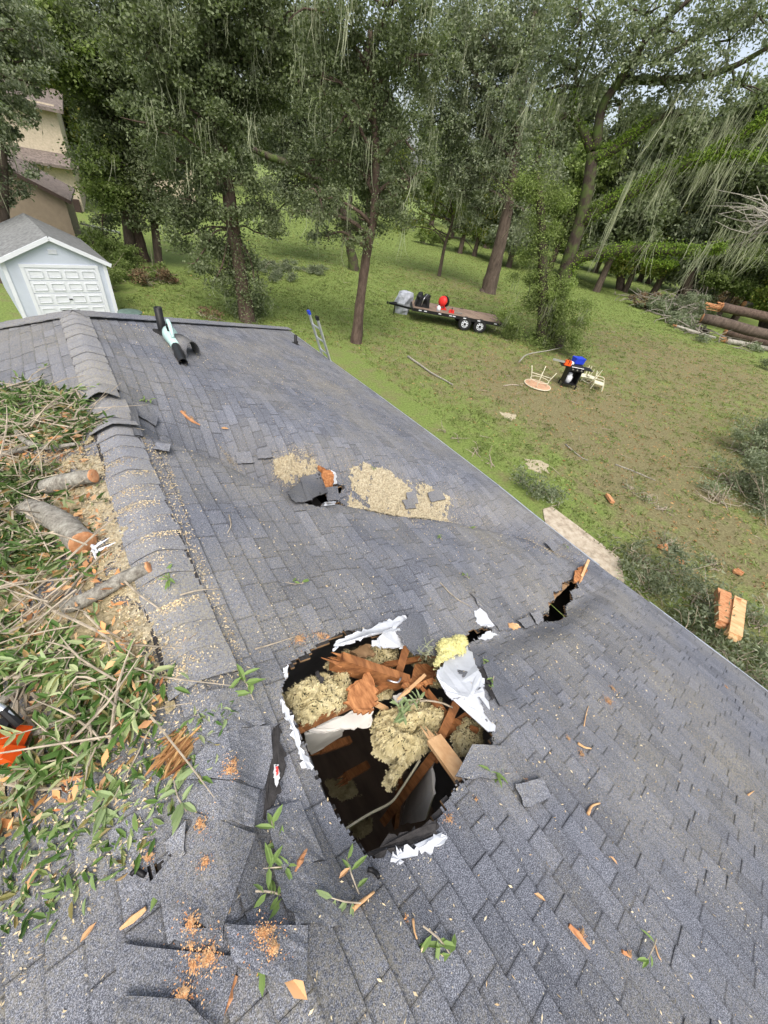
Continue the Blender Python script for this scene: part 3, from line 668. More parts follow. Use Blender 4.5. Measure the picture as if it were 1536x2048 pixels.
for i, (lab, bp, tp, rad, bl) in enumerate([
    ('tallest brown trunked tree of the clump behind the white shed', (288, 522), ((262, 420), (240, 330), (228, 250), (215, 120), (205, -20)), [.33, .28, .25, .21, .16, .10],
     [(225, 300, 1.6), (215, 230, 1.6), (270, 260, 1.7), (200, 150, 2.2), (280, 160, 2.0), (140, 60, 2.4), (240, 60, 2.4), (310, 20, 2.2), (200, 330, 1.2), (210, 400, .8), (212, 440, .7), (205, 470, .7)]),
    ('dark trunked tree half hidden behind the tallest tree of the clump', (266, 522), ((252, 430), (240, 340), (232, 240), (225, 100)), [.30, .25, .22, .18, .10],
     [(210, 380, 1.1), (240, 320, 1.2), (140, 140, 1.6), (200, 290, .9), (160, 110, 2.0), (90, 90, 2.0), (60, 40, 2.4), (205, 330, .8), (260, 390, 1.1), (205, 400, .6)]),
    ('thin grey trunked tree at the right side of the clump behind the shed', (318, 530), ((308, 440), (300, 380), (292, 260), (290, 120)), [.22, .19, .17, .13, .08],
     [(320, 410, 1.1), (300, 350, 1.3), (330, 300, 1.4), (290, 200, 1.7), (340, 200, 1.6), (330, 100, 2.0), (350, 440, .9), (280, 440, .6)])]):
    bb = onz(*bp); dd = hd(bb)
    tree('oak_tree', lab, bb, at(dd, *tp), rad, B(dd, *bl), mat='olive' if i == 1 else 'treeleaf', bark='redbark' if i == 0 else 'treebark', moss=20 if i == 0 else 0, dens=200, L=.13, Wd=.07, sub=.45)
b = np.array([*atd(-30, 470, 25)[:2], 0])
tree('oak_tree', 'dark leafy tree at the left picture edge in front of the two storey house', b, at(hd(b), (5, 420), (0, 300), (-20, 150), (-40, 0)), [.3, .22, .2, .15, .1],
     B(hd(b), (-20, 385, .8), (-15, 330, .9), (-35, 270, 1.2), (-25, 230, .9), (-30, 200, 1.6), (0, 150, 1.2), (-30, 330, 1.8), (-40, 90, 2.2), (20, 60, 1.3), (-30, 0, 2.)), moss=20, dens=230, L=.10, Wd=.055, mat='greyleaf', sub=.26)
b = onz(708, 540); d = hd(b)
tree('oak_tree', 'distant dark trunk tree right behind the slender tree in the middle of the lawn', b, at(d, (700, 490), (690, 440), (675, 380), (660, 250), (650, 100)), [.42, .33, .28, .25, .2, .14],
     B(d, (640, 430, 1.0), (600, 400, 1.3), (560, 380, 1.1), (540, 440, .7), (650, 380, 1.5), (600, 320, 1.8), (540, 300, 1.5), (620, 240, 2.4), (560, 200, 2.4), (640, 120, 3.0), (560, 80, 2.8), (630, 470, .6)),
     mat='greyleaf', moss=170, mossL=(.6, 2.4), dens=190, L=.15, Wd=.08, sub=.5, bark='mossbark', limbs=[(at(d, (674, 382)) + at(d - 2, (630, 356)) + at(d - 4, (570, 325), (535, 312), (505, 298)), (.24, .22, .20, .18, .14))])
b = onz(878, 552); d = hd(b)
tree('small_tree', 'small crooked tree with thin yellowish crown behind the trailer', b, at(d, (890, 490), (905, 440), (900, 400)), [.17, .13, .10, .05],
     B(d, (830, 440, 1.0), (870, 420, 1.1), (915, 425, 1.1), (845, 395, 1.2), (940, 460, .8), (900, 380, 1.2), (800, 460, .6), (860, 460, .6)), mat='yellowleaf', dens=75, L=.15, Wd=.09, limbs=[(at(d, (900, 440), (865, 430), (840, 418)), (.09, .07, .04)), (at(d, (898, 475), (930, 480), (955, 515)), (.05, .04, .02))])
b = onz(976, 585); d = hd(b)
tree('oak_tree', 'thick dark leaning trunk standing behind the flatbed trailer', b, at(d, (992, 520), (1010, 445), (1022, 380), (1035, 280), (1050, 150), (1070, 20)), [.62, .52, .45, .38, .3, .22, .15],
     B(d, (960, 420, 1.2), (1010, 400, 1.4), (930, 380, 1.6), (1050, 440, 1.0), (960, 330, 2.0), (900, 330, 2.0), (1020, 320, 2.0), (940, 250, 2.3), (880, 240, 2.2), (1010, 220, 2.2), (960, 160, 2.6), (880, 150, 2.6), (1040, 130, 2.4), (900, 60, 3.0), (980, 60, 3.0), (1060, 40, 2.6)),
     moss=200, mossL=(.8, 2.8), dens=120, L=.16, Wd=.08, sub=.5, mat='greyleaf', limbs=[(at(d, (1022, 380), (1040, 240), (1050, 150), (1045, 100)), (.2, .16, .12, .08)), (at(d, (1035, 280), (980, 180), (930, 130), (905, 120)), (.16, .13, .09, .05))])
# the big mossy oak
b = onz(1112, 692); d = hd(b)
def along(P, r, n): return ivy_on(P, r, n, .075)
L1 = at(d, (1120, 590), (1150, 520), (1250, 500), (1340, 500), (1400, 506), (1446, 496))
L2 = at(d, (1165, 445), (1215, 405), (1270, 380), (1330, 345), (1400, 318), (1470, 280), (1545, 225))
L3 = at(d, (1183, 315), (1225, 300), (1262, 272), (1300, 245), (1340, 225))
L4 = at(d, (1183, 300), (1165, 260), (1143, 228), (1150, 180))
L5 = at(d, (1190, 300), (1205, 215), (1240, 160), (1300, 70), (1390, -10))
L6 = at(d, (1400, 318), (1460, 310), (1540, 318))
L7 = at(d, (1230, 500), (1290, 525), (1350, 530))
L8 = at(d + 2, (1300, 130), (1400, 70), (1480, 20), (1540, -30)); L9 = at(d + 1, (1240, 160), (1350, 160), (1450, 140), (1545, 90))
LIMBS = [(L1, (.34, .30, .26, .22, .17, .10), 6500), (L2, (.30, .28, .26, .24, .20, .16, .10), 8000), (L3, (.26, .22, .20, .15, .1), 2200), (L4, (.22, .19, .14, .07), 900), (L5, (.24, .20, .16, .12, .07), 0), (L6, (.13, .11, .07), 3000), (L7, (.12, .10, .06), 2400), (L8, (.14, .13, .11, .07), 0), (L9, (.16, .15, .12, .08), 0)]
def bigex(mb):
    for Lm, R, n in LIMBS[:2] + [LIMBS[5], LIMBS[6]]: vine_on(mb, Lm, R, n)
    for Lm, R, n in LIMBS[2:4]: vine_on(mb, Lm[:4], R, n)
big = tree('oak_tree', 'huge oak with bright mossy limbs reaching to the right over the lawn', b, at(d, (1118, 600), (1140, 510), (1165, 430), (1178, 360), (1185, 305)), [.50, .42, .36, .31, .28, .25],
     B(d, (1090, 260, 1.4), (1150, 170, 1.6), (1120, 110, 1.7), (1220, 130, 1.5), (1280, 110, 1.6), (1240, 210, .9), (1330, 170, 1.5), (1400, 150, 1.4), (1460, 80, 1.5), (1360, 70, 1.5), (1200, 50, 1.8), (1290, 30, 1.7), (1060, 180, 1.5), (1160, 20, 1.8), (1480, 170, 1.2), (1360, 230, .9), (1520, 30, 1.3), (1420, 20, 1.4), (1060, 330, .9)),
     mat='greyleaf', bark='mossbark', dens=80, L=.12, Wd=.065, moss=170, mossL=(.6, 2.4),
     limbs=[l[:2] for l in LIMBS], attach=[p for l in LIMBS for p in l[0][1:]],
     mossblobs=B(d, (1250, 400, .9), (1330, 330, 1.0), (1400, 300, 1.1), (1200, 380, .8), (1460, 260, 1.2), (1300, 240, 1.2), (1380, 180, 1.3), (1100, 330, 1.2), (1060, 430, .9), (1200, 150, 1.5), (1450, 330, 1.0), (1500, 240, 1.2), (1300, 470, .7), (1400, 490, .7), (1150, 440, .7), (1110, 170, 1.6)))
mb = MB(); mb.leaves; iv = MB(); bigex(iv); part(iv, 'vine', M['ivy'], big)
A = atd(1268, 345, d - .8); n = 20; mb = MB(); mb.ribbons(A + rng.normal(0, .05, (n, 3)), rng.uniform(2.0, 4.6, n), rng.uniform(.02, .05, n), .03, 6)
part(mb, 'moss', M['moss'], big, label='long pale strand of hanging moss')
b = onz(1084, 694); d = hd(b)
TP = at(d, (1086, 600), (1085, 500), (1080, 410), (1070, 330))
tree('oak_tree', 'vine wrapped trunk beside the huge mossy oak, bushy at its foot', b, TP, [.34, .28, .24, .2, .12],
     B(d, (1030, 660, .75), (1060, 610, .8), (1030, 700, .6), (1110, 640, .7), (1140, 620, .7), (1080, 560, .8), (1150, 680, .6), (1120, 700, .6), (1060, 510, .7), (1040, 560, .6), (1090, 460, .8), (1110, 400, .9), (1060, 380, 1.0), (1130, 570, .7), (1160, 640, .45), (1020, 620, .6), (1000, 690, .6), (1050, 680, .8), (1090, 690, .8), (1140, 660, .8), (1160, 700, .5), (1100, 600, .8), (1020, 650, .7), (1170, 610, .5), (1050, 720, .5), (1110, 730, .45)),
     mat='olive', bark='mossbark', dens=420, sub=.42, L=.075, Wd=.045, moss=60, mossL=(.5, 1.5), lr=0, extra=ivy_on([b] + TP, .40, 8000))
# dark live oaks closing the lawn on the right, and the woods beyond
woods = 'trees of the woods closing the lawn'
for i, (bp, dd, bl, lab) in enumerate([
    ((1250, 560), 66, [(1230, 440, 2.2), (1290, 420, 2.4), (1200, 380, 2.2), (1260, 340, 2.6), (1320, 330, 2.4), (1200, 290, 2.4), (1280, 250, 2.6), (1240, 490, 1.4)], 'dark round tree just behind the hanging pale moss strand'),
    ((1400, 560), 64, [(1370, 440, 2.4), (1430, 400, 2.6), (1340, 380, 2.4), (1400, 330, 2.8), (1460, 340, 2.6), (1380, 270, 2.8), (1350, 490, 1.6), (1430, 480, 1.8), (1470, 250, 2.6)], 'dark mossy tree standing behind the log pile'),
    ((1575, 600), 62, [(1500, 470, 2.2), (1540, 420, 2.6), (1480, 430, 2.0), (1530, 340, 2.6), (1500, 280, 2.4), (1540, 520, 1.8), (1550, 200, 2.5), (1480, 510, 1.4)], 'dark tree at the right picture edge above the logs')]):
    p = atd(bp[0], bp[1], dd); p[2] = 0
    tree('oak_tree', lab, p, at(dd, (bp[0] - 5, 470), (bp[0] - 10, 330), (bp[0] - 10, 200)), [.5, .4, .3, .15], B(dd, *bl), mat='treeleaf', dens=110, L=.26, Wd=.14, sub=.7, moss=50, mossL=(1, 3.2), group=woods)
protos = []
for i in range(5):
    hgt = rng.uniform(13, 17); bl = []
    for k in range(18):
        a = rng.uniform(0, 2 * PI); z = rng.uniform(.22, 1.0) * hgt; r = rng.uniform(.4, 4.2) * (1.15 - z / hgt * .6)
        bl.append((np.array([math.cos(a) * r, math.sin(a) * r, z]), rng.uniform(1.5, 2.5)))
    protos.append(tree('oak_tree', 'woodland tree in the wall of trees beyond the far lawn', np.zeros(3), [np.array([rng.uniform(-.3, .3), 0, z]) for z in (hgt * .3, hgt * .6, hgt * .9)], [.45, .35, .25, .1], bl, mat=('olive', 'treeleaf', 'greyleaf', 'olive', 'yellowleaf')[i], dens=62, L=.34, Wd=.2, sub=.75, moss=30 if i < 3 else 0, mossL=(1, 3), group='woodland trees beyond the far lawn'))
spots = []
for px in range(-60, 1700, 62):
    for dd, jit in ((62, 6), (84, 8), (112, 10)):
        if dd == 62 and (150 < px < 900): continue
        if dd == 84 and (480 < px < 640 or 780 < px < 900): continue
        q = px + rng.uniform(-25, 25); r = ray(q, 194 + .213 * q); r = r / math.hypot(r[0], r[1]); D = dd + rng.uniform(-jit, jit)
        spots.append((r[0] * D, r[1] * D, dd))
for i, (x, y, dd) in enumerate(spots):
    pr = protos[i % 5]
    if i < 5: o = pr; kids = list(pr.children)
    else:
        o = pr.copy(); COL.objects.link(o)
        for ch in pr.children:
            c = ch.copy(); COL.objects.link(c); c.parent = o
    o.location = (x, y, 0); o.rotation_euler = (0, 0, rng.uniform(0, 6.28)); s = rng.uniform(.85, 1.2) * (.72 if (x > 35 and dd == 62) else 1); o.scale = (s, s, s)
def bush(label, blobs, mat='olive', dens=240, L=.09, Wd=.05, stems=14, name='bush', cat='bush', stemmat='twig', sub=.25, group=None, flat=.7, smoss=0):
    c0 = np.array(blobs[0][0], float); base = np.array([c0[0], c0[1], 0]); root = empty(name, base, label, cat, group)
    mb = MB(); crown(mb, blobs, dens * 1.8, L, Wd, sub, .05, flat); part(mb, 'foliage', M[mat], root)
    mb = MB()
    for i in range(stems):
        c, r = blobs[i % len(blobs)]; r = np.max(r); e = np.asarray(c) + rng.normal(0, .55, 3) * r; e[2] = max(.1, e[2]); s = np.array([c[0], c[1], 0]) + rng.normal(0, .3, 3) * [r, r, 0]; s[2] = .02
        mb.tube([s, (s + e) / 2 + rng.normal(0, .15, 3) * r, e], [.013, .010, .004], 5, sub=2)
    tag(part(mb, 'stem', M[stemmat], root), kind='stuff')
    return root
def GB(*L):                                                     # ground hugging blobs: photo position of the foot, radius, height factor
    out = []
    for px, py, r, h in L:
        p = onz(px, py); out.append((np.array([p[0], p[1], r * h * .8]), np.array([r, r, r * h])))
    return out
bush('low green bush at the foot of the clump behind the shed', GB((262, 545, .9, .8), (240, 560, .8, .7), (300, 555, .8, .6), (222, 575, .7, .7), (225, 530, .9, 1.), (205, 520, .8, 1.1)), 'olive')
bush('heap of dead reddish brush under the clump of trees', GB((315, 560, .7, .6), (330, 565, .6, .5), (290, 570, .6, .5)), 'brownbrush', stems=40)
bush('pale low ground cover patch in the middle of the back lawn', GB((520, 545, 1.2, .2), (570, 540, 1.6, .2), (610, 545, 1.2, .2), (560, 560, 1.2, .18), (640, 540, .8, .2)), 'greyleaf', dens=260, stems=0 + 6)
bush('low round bush on the far lawn left of the small crooked tree', GB((850, 488, 1.6, .6), (880, 486, 1.5, .55)), 'olive', L=.14, Wd=.08)
bush('tiny bush on the far lawn right of the small crooked tree', GB((918, 505, .7, .6)), 'olive', L=.12, Wd=.07)
bush('dried weed clump on the lawn right of the vine covered tree', GB((425, 640, .4, .8), (410, 635, .3, .9)), 'brownbrush', dens=60)
bush('big fallen crown of twiggy green branches lying on the right lawn', GB((1500, 985, 1.1, .9), (1536, 930, 1.3, 1.1), (1460, 970, .8, .7), (1490, 910, 1.0, 1.), (1590, 950, 1.4, 1.1), (1520, 1020, .9, .7), (1430, 1000, .6, .4), (1545, 880, 1.2, 1.1)), 'greyleaf', dens=190, stems=220, L=.085, Wd=.03, sub=.32)
bush('leafy branches piled against the eave beside the path', GB((1060, 985, .35, .8), (1090, 1000, .35, .8), (1040, 965, .3, .7), (1110, 1010, .25, .8), (1225, 1105, .22, .6), (1250, 1140, .3, .6), (1262, 1175, .3, .6), (1195, 1075, .16, .5)), 'greyleaf', dens=260, L=.06, Wd=.03, stems=20)
bush('low weeds along the middle of the eave', GB((950, 905, .35, .5), (910, 880, .3, .5), (980, 930, .35, .5), (885, 862, .25, .5)), 'olive', dens=120, L=.06, Wd=.03, stems=24)
bush('tangle of fallen leafy branches below the near eave', GB((1330, 1150, .55, .75), (1400, 1210, .6, .75), (1430, 1290, .55, .55), (1500, 1370, .6, .75), (1536, 1330, .6, .75), (1290, 1180, .5, .75), (1380, 1270, .55, .75), (1450, 1350, .55, .75), (1270, 1120, .45, .45), (1330, 1090, .35, .3), (1420, 1130, .35, .3), (1510, 1250, .45, .4)), 'greyleaf', dens=260, L=.085, Wd=.024, stems=170, sub=.3)
bush('broad leaved sapling at the right picture edge beside the logs', GB((1560, 690, 1.2, 1.0), (1600, 680, 1.4, 1.3), (1555, 640, 1.2, 1.2)), 'yellowleaf', L=.16, Wd=.09, dens=160)
bush('dark weedy bush at the right edge above the fallen crown', GB((1545, 745, .9, .7), (1580, 735, 1.0, .8)), 'treeleaf')
bush('grey strip of cut brush on the lawn left of the fallen crown', GB((1260, 980, .35, .35), (1290, 1000, .35, .35), (1320, 1020, .3, .3)), 'greyleaf', dens=160, L=.06, Wd=.02, stems=30)
# bare pale branch hanging at the right edge
b = atd(1560, 440, 34); root = empty('broken_branch', (b[0], b[1], b[2]), 'bare pale broken branch fanning out at the right edge above the logs', 'branch')
mb = MB()
for i in range(34):
    e = atd(rng.uniform(1425, 1530), rng.uniform(370, 500), 34 + rng.uniform(-1, 1)); mb.tube([b + rng.normal(0, .25, 3), (b + e) / 2 + rng.normal(0, .3, 3), e + rng.normal(0, .2, 3)], [.05, .03, .012], 5, sub=2)
part(mb, 'wood', M['lichenbark'], root)
mb = MB(); A = np.array([atd(rng.uniform(1430, 1540), rng.uniform(440, 510), 34 + rng.uniform(-1, 1)) for _ in range(220)]); mb.ribbons(A, rng.uniform(.5, 1.8, 220), rng.uniform(.02, .05, 220)); tag(part(mb, 'moss', M['moss'], root), kind='stuff')
# ---------------------------------------------------------------- inside the holes: broken framing, insulation, drywall, torn membrane
def RP(L, off): return [onroof(px, py, off if len(q) == 0 else q[0]) for px, py, *q in L]
def warp(mb, P, th, n=10, bumpy=.02, mi=0):                     # lumpy slab grown from an outline: fan grid between outline and its centre
    P = np.asarray(P, float); c = P.mean(0); k = len(P); Q = []
    m_ = 6
    out = []
    for i in range(k):
        for t in np.arange(m_) / m_: out.append(P[i] * (1 - t) + P[(i + 1) % k] * t)
    out = np.array(out); kk = len(out); out = out + rng.normal(0, bumpy * .6, out.shape)
    rings = [c + (out - c) * s + np.array([0, 0, th * (1 - s**3)]) + rng.normal(0, bumpy, out.shape) * [1, 1, 1.2] for s in (1.0, .93, .8, .62, .42, .2)]
    bott = c + (out - c) * .9 - [0, 0, th * .6]
    V = np.vstack([bott] + rings + [c[None] + [0, 0, th]]); j = np.arange(kk); j2 = (j + 1) % kk
    mb.add(V, np.concatenate([np.stack([i * kk + j, i * kk + j2, (i + 1) * kk + j2, (i + 1) * kk + j], 1) for i in range(len(rings))]), mi)
    mb.add(V, np.stack([len(rings) * kk + j, len(rings) * kk + j2, np.full(kk, len(V) - 1)], 1), mi)
def ragged(P, amp=.012, m=7):
    P = np.asarray(P, float); o = []
    for i in range(len(P)):
        for t in np.arange(m) / m: o.append(P[i] * (1 - t) + P[(i + 1) % len(P)] * t + (rng.normal(0, amp, 3) * [1, 1, .4] if t > 0 else 0))
    return np.array(o)
def solid(name, label, cat, P, th, mat, amp=.01, m=6, root=None, curl=0.0, sm=None, down=(0, 0, -1)):
    P = ragged(P, amp, m); mb = MB()
    n = nrm(np.cross(P[len(P) // 3] - P[0], P[2 * len(P) // 3] - P[0])[None])[0]
    if n[2] < 0: P = P[::-1]
    mb.slab(P, th, down, 0, 1 if sm else None); mt = [M[mat], M[sm]] if sm else M[mat]
    if root is not None: return part(mb, name, mt, root, label=label)
    c = P.mean(0); o = mb.build(name, mt, None, False, c); tag(o, label, cat); return o
def beam(label, a, b, w, h, mat='rafter', name='broken_rafter', cat='beam', up=(0, 0, 1)):
    mb = MB(); a, b = np.asarray(a), np.asarray(b); mb.beam(a, b, w, h, up)
    d = nrm((b - a)[None])[0]
    for i in range(6):                                          # splintered end
        q = a + rng.normal(0, .25, 3) * [w, w, h]; mb.tube([q + d * .02, q - d * rng.uniform(.03, .10)], [.012, .002], 4)
    o = mb.build(name, M[mat], None, False, (a + b) / 2); return tag(o, label, cat)
r1 = lambda px, py, o: onroof(px, py, -o)
beam('orange rafter slanting across the top of the big hole', r1(672, 1322, .10), r1(806, 1366, .22), .05, .14)
beam('short orange beam standing under the white flap at the hole top', r1(815, 1285, .08), r1(792, 1362, .30), .05, .12)
beam('dark orange beam crossing right of the insulation in the big hole', r1(878, 1478, .34), r1(925, 1378, .12), .05, .12)
beam('second dark beam reaching the right rim of the big hole', r1(888, 1470, .38), r1(975, 1405, .12), .05, .11)
beam('pale board lying at the right lower rim of the big hole', r1(868, 1478, .16), r1(928, 1560, .08), .09, .03, 'palewood')
beam('long brown ceiling strip below the left insulation in the big hole', r1(598, 1458, .24), r1(790, 1366, .28), .03, .07)
beam('long brown stud hanging down into the dark room', r1(868, 1510, .38), r1(770, 1640, 1.1), .05, .07)
beam('thin dark lath hanging beside the brown stud in the hole', r1(800, 1560, .8), r1(790, 1650, 1.3), .03, .05)
solid('sheathing_piece', 'left square chunk of broken orange sheathing in the big hole', 'board', RP([(692, 1378), (738, 1343), (757, 1398), (742, 1425), (715, 1428), (697, 1408)], -.10), .02, 'osb', .008)
solid('sheathing_piece', 'right chunk of broken orange sheathing behind the green debris in the hole', 'board', RP([(803, 1370), (835, 1326), (872, 1328), (872, 1362), (840, 1374)], -.14), .02, 'osb', .010)
def ins(label, P, off, th=.06, mat='insulation', bumpy=.016):
    Q = np.array(RP(P, off)); c = Q.mean(0); uu, ss, vt = np.linalg.svd(Q - c); n_ = vt[2] * np.sign(vt[2][2]); ex = vt[0]; ey = np.cross(n_, ex)
    q2 = np.stack([(Q - c) @ ex, (Q - c) @ ey], 1); lo, hi = q2.min(0) - .03, q2.max(0) + .03; cell = .009 if th < 1 else .03
    X, Y = np.meshgrid(np.arange(lo[0], hi[0], cell), np.arange(lo[1], hi[1], cell), indexing='ij'); d = np.full(X.shape, 9.0)
    for i in range(len(q2)):
        p, r = q2[i], q2[(i + 1) % len(q2)]; e = r - p; t = np.clip(((X - p[0]) * e[0] + (Y - p[1]) * e[1]) / (e @ e), 0, 1); d = np.minimum(d, np.hypot(X - p[0] - t * e[0], Y - p[1] - t * e[1]))
    d = np.where(inpoly(X, Y, q2), d, -d); ph = rng.uniform(0, 6, 12); wx_, wy_ = X + .02 * np.sin(Y * 40 + ph[0]), Y + .02 * np.sin(X * 37 + ph[1])
    nz = .5 * np.sin(wx_ * 28 + ph[2]) * np.sin(wy_ * 25 + ph[3]) + .35 * np.sin(wx_ * 61 + wy_ * 30 + ph[4]) * np.sin(wy_ * 57 + ph[5]) + .25 * np.sin(wx_ * 120 - wy_ * 80 + ph[6]) * np.sin(wy_ * 130 + ph[7]) + rng.normal(0, .10, X.shape)
    d = d + .022 * nz + rng.normal(0, .003, X.shape); h = th * np.sqrt(np.clip(d / .07, 0, 1)) * (.75 + .35 * nz)
    # torn clefts
    cl = np.abs(np.sin(wx_ * 13 + 1.4 * np.sin(wy_ * 16 + ph[8]) + ph[9])); h = h - th * .55 * np.exp(-(cl / .12) ** 2) * (d > .02)
    V = c + X[..., None] * ex + Y[..., None] * ey + h[..., None] * n_; idx = np.arange(X.size).reshape(X.shape); ok = (d > 0)[:-1, :-1]
    mb = MB(); F = np.stack([idx[:-1, :-1], idx[1:, :-1], idx[1:, 1:], idx[:-1, 1:]], -1)[ok]; mb.add(V.reshape(-1, 3), F); mb.add((V - n_ * th * .5 - h[..., None] * n_ * .9).reshape(-1, 3), F[:, ::-1])
    k = np.argwhere(d > 0); k = k[rng.integers(0, len(k), 3500)]; C = V[k[:, 0], k[:, 1]] + rng.normal(0, .005, (3500, 3)); mb.diamonds(C, rdir(3500), rdir(3500), rng.uniform(.006, .026, 3500), rng.uniform(.0015, .005, 3500))
    o = mb.build('insulation_batt', M[mat], None, False, c); tag(o, label, 'insulation')
    if mat == 'insulation' and off > -.5:                       # leaf bits and bark fallen on the batt
        k = np.argwhere(d > .02); k = k[rng.integers(0, len(k), 170)]; C = V[k[:, 0], k[:, 1]] + n_ * .004; DIRT.append(C)
DIRT = []
ins('broad yellow batt at the left side of the big hole above the ceiling strip', [(562, 1392), (600, 1362), (640, 1350), (690, 1352), (705, 1385), (690, 1415), (640, 1440), (600, 1455), (588, 1430)], -.20, .09)
ins('yellow batt behind the slanting rafter at the hole top', [(650, 1335), (690, 1300), (760, 1292), (800, 1300), (790, 1330), (740, 1345), (690, 1350)], -.26, .05)
ins('dusty batt under the top right rim of the big hole', [(800, 1300), (850, 1296), (890, 1330), (905, 1370), (870, 1375), (820, 1330)], -.32, .04)
ins('small batt strip between the rafter and the ceiling strip', [(735, 1360), (790, 1372), (780, 1395), (745, 1400)], -.30, .04)
ins('large hanging yellow batt in the middle of the big hole', [(742, 1436), (775, 1425), (830, 1402), (878, 1410), (888, 1450), (870, 1490), (830, 1520), (800, 1555), (782, 1580), (772, 1558), (790, 1525), (752, 1512), (748, 1470)], -.36, .12)
ins('round yellow batt tucked under the right rim of the big hole', [(905, 1470), (930, 1440), (962, 1450), (966, 1490), (945, 1512), (918, 1510)], -.22, .07)
ins('shadowed batt lying deep on the room floor of the hole', [(650, 1560), (700, 1560), (720, 1590), (690, 1600), (660, 1590)], -2.2, .1)
ins('second shadowed batt deep at the foot of the hole', [(700, 1650), (740, 1640), (745, 1665), (715, 1675)], -2.0, .1)
ins('fresh pale yellow tuft caught on the upper right rim of the hole', [(878, 1284), (905, 1276), (930, 1270), (934, 1292), (918, 1318), (885, 1322), (874, 1330)], .03, .05, 'freshinsulation', .008)
solid('ceiling_panel', None, None, RP([(606, 1462), (650, 1440), (748, 1410), (742, 1452), (690, 1458), (640, 1466)], -.34), .013, 'drywall', .006, root=house, label='broken white ceiling panel edge') if False else solid('ceiling_panel', 'broken white ceiling panel edge', None, RP([(606, 1462), (650, 1440), (748, 1410), (742, 1452), (690, 1458), (640, 1466)], -.34), .013, 'drywall', .006, root=house)
solid('ceiling_panel', 'hanging grey ceiling panel', None, [r1(610, 1470, .36), r1(690, 1456, .36), r1(680, 1475, .75), r1(622, 1510, .80)], .013, 'drywall', .004, root=house, down=(0, 1, 0))
solid('ceiling_panel', 'grey panel standing below the hole', None, [r1(862, 1515, .45), r1(868, 1590, .30), r1(850, 1640, .6), r1(800, 1650, 1.3), r1(812, 1600, 1.2)], .013, 'drywall', .004, root=house, down=(1, 0, 0))
mb = MB(); C = np.concatenate(DIRT); n = len(C); mb.diamonds(C, rdir(n, .3), rdir(n, .4, 1), rng.uniform(.01, .035, n), rng.uniform(.004, .008, n)); tag(mb.build('bark_bits', M['bits']), 'dark leaf and bark bits sprinkled over the torn insulation', 'bark', kind='stuff')
for i, (pa, pb, oa, ob, w, mt, lab) in enumerate((
    ((770, 1330), (840, 1318), .20, .16, .035, 'rafter', 'short splintered lath behind the right sheathing chunk'), ((730, 1395), (775, 1420), .26, .34, .03, 'palewood', 'pale splintered stick between the two big insulation batts'), ((852, 1382), (900, 1440), .22, .30, .04, 'rafter', 'brown splintered stick leaning on the middle batt'),
    ((905, 1440), (955, 1462), .26, .14, .03, 'rafter', 'thin brown stick under the right rim of the hole'), ((640, 1500), (700, 1480), 1.0, 1.1, .05, 'rafter', 'shadowed board lying across the dark room below the hole'), ((690, 1555), (735, 1530), 1.4, 1.5, .06, 'rafter', 'second shadowed board deep in the dark room'), ((812, 1385), (850, 1350), .12, .12, .02, 'palewood', 'thin pale splinter beside the right sheathing chunk'))):
    beam(lab, r1(*pa, oa), r1(*pb, ob), w, w * .6, mt, 'splintered_stick', 'stick')
solid('drywall_piece', 'small white drywall crumb below the right sheathing chunk', 'drywall', RP([(786, 1392), (806, 1384), (812, 1400), (794, 1408)], -.20), .015, 'drywall', .006)
solid('sheathing_piece', 'dark broken sheathing scrap under the upper rim', 'board', RP([(700, 1300), (740, 1288), (752, 1306), (716, 1318)], -.12), .02, 'deck', .008)
# torn white membrane flaps, dark felt lips
def flap(label, P, mat='membrane', name='underlayment', off=.02, th=.004, amp=.008):
    Q = np.array([onroof(px, py, q[0] if q else off) for px, py, *q in P]); solid(name, label, None, Q, th, mat, amp, 8, root=roof_r)
flap('torn white flap along the upper rim of the hole', [(665, 1302, .03), (672, 1282, .05), (715, 1262, .06), (765, 1245, .05), (805, 1230, .02), (822, 1245, .02), (790, 1262, .07), (740, 1268, .08), (700, 1288, .05)])
flap('torn white flap hanging under the upper rim', [(742, 1290, .03), (765, 1265, .06), (800, 1240, .04), (812, 1262, .04), (806, 1296, .0), (775, 1296, .0)])
flap('wide white flap on the right rim of the hole', [(874, 1345, .02), (892, 1318, .03), (935, 1292, .03), (958, 1340, .03), (970, 1372, .02), (935, 1395, .04), (905, 1400, .0), (890, 1385, .0)])
flap('lower white strip on the right rim of the hole', [(905, 1398, .03), (965, 1374, .02), (990, 1462, .015), (978, 1464, .02), (955, 1425, .03)])
flap('long white strip on the left rim of the hole', [(560, 1398, .02), (572, 1412, .02), (600, 1480, .03), (628, 1534, .01), (610, 1536, .03), (592, 1490, .03), (572, 1440, .03)])
flap('white tatter at the upper left corner of the hole', [(566, 1335, .03), (578, 1330, .04), (576, 1352, .03), (570, 1358, .0)], amp=.004)
flap('white scrap between the hole and the eave crack', [(948, 1222, .015), (966, 1212, .02), (990, 1245, .015), (985, 1254, .02), (956, 1250, .015)])
flap('white scrap beside the small gap', [(956, 1276, .03), (975, 1262, .035), (998, 1270, .02), (975, 1280, .02)], amp=.006)
flap('jagged white edge on the lower rim of the hole', [(782, 1716, .02), (800, 1696, .03), (850, 1690, .04), (885, 1664, .03), (894, 1678, .02), (850, 1702, .02), (800, 1730, .015)], amp=.010)
flap('white scrap with a red mark left of the hole', [(548, 1532, .06), (556, 1528, .07), (560, 1556, .06), (548, 1590, .03), (540, 1585, .03)], amp=.004)
flap('small red print on the white scrap', [(551, 1534, .074), (556, 1532, .076), (557, 1548, .073), (553, 1552, .07)], 'red', amp=.001, th=.002)
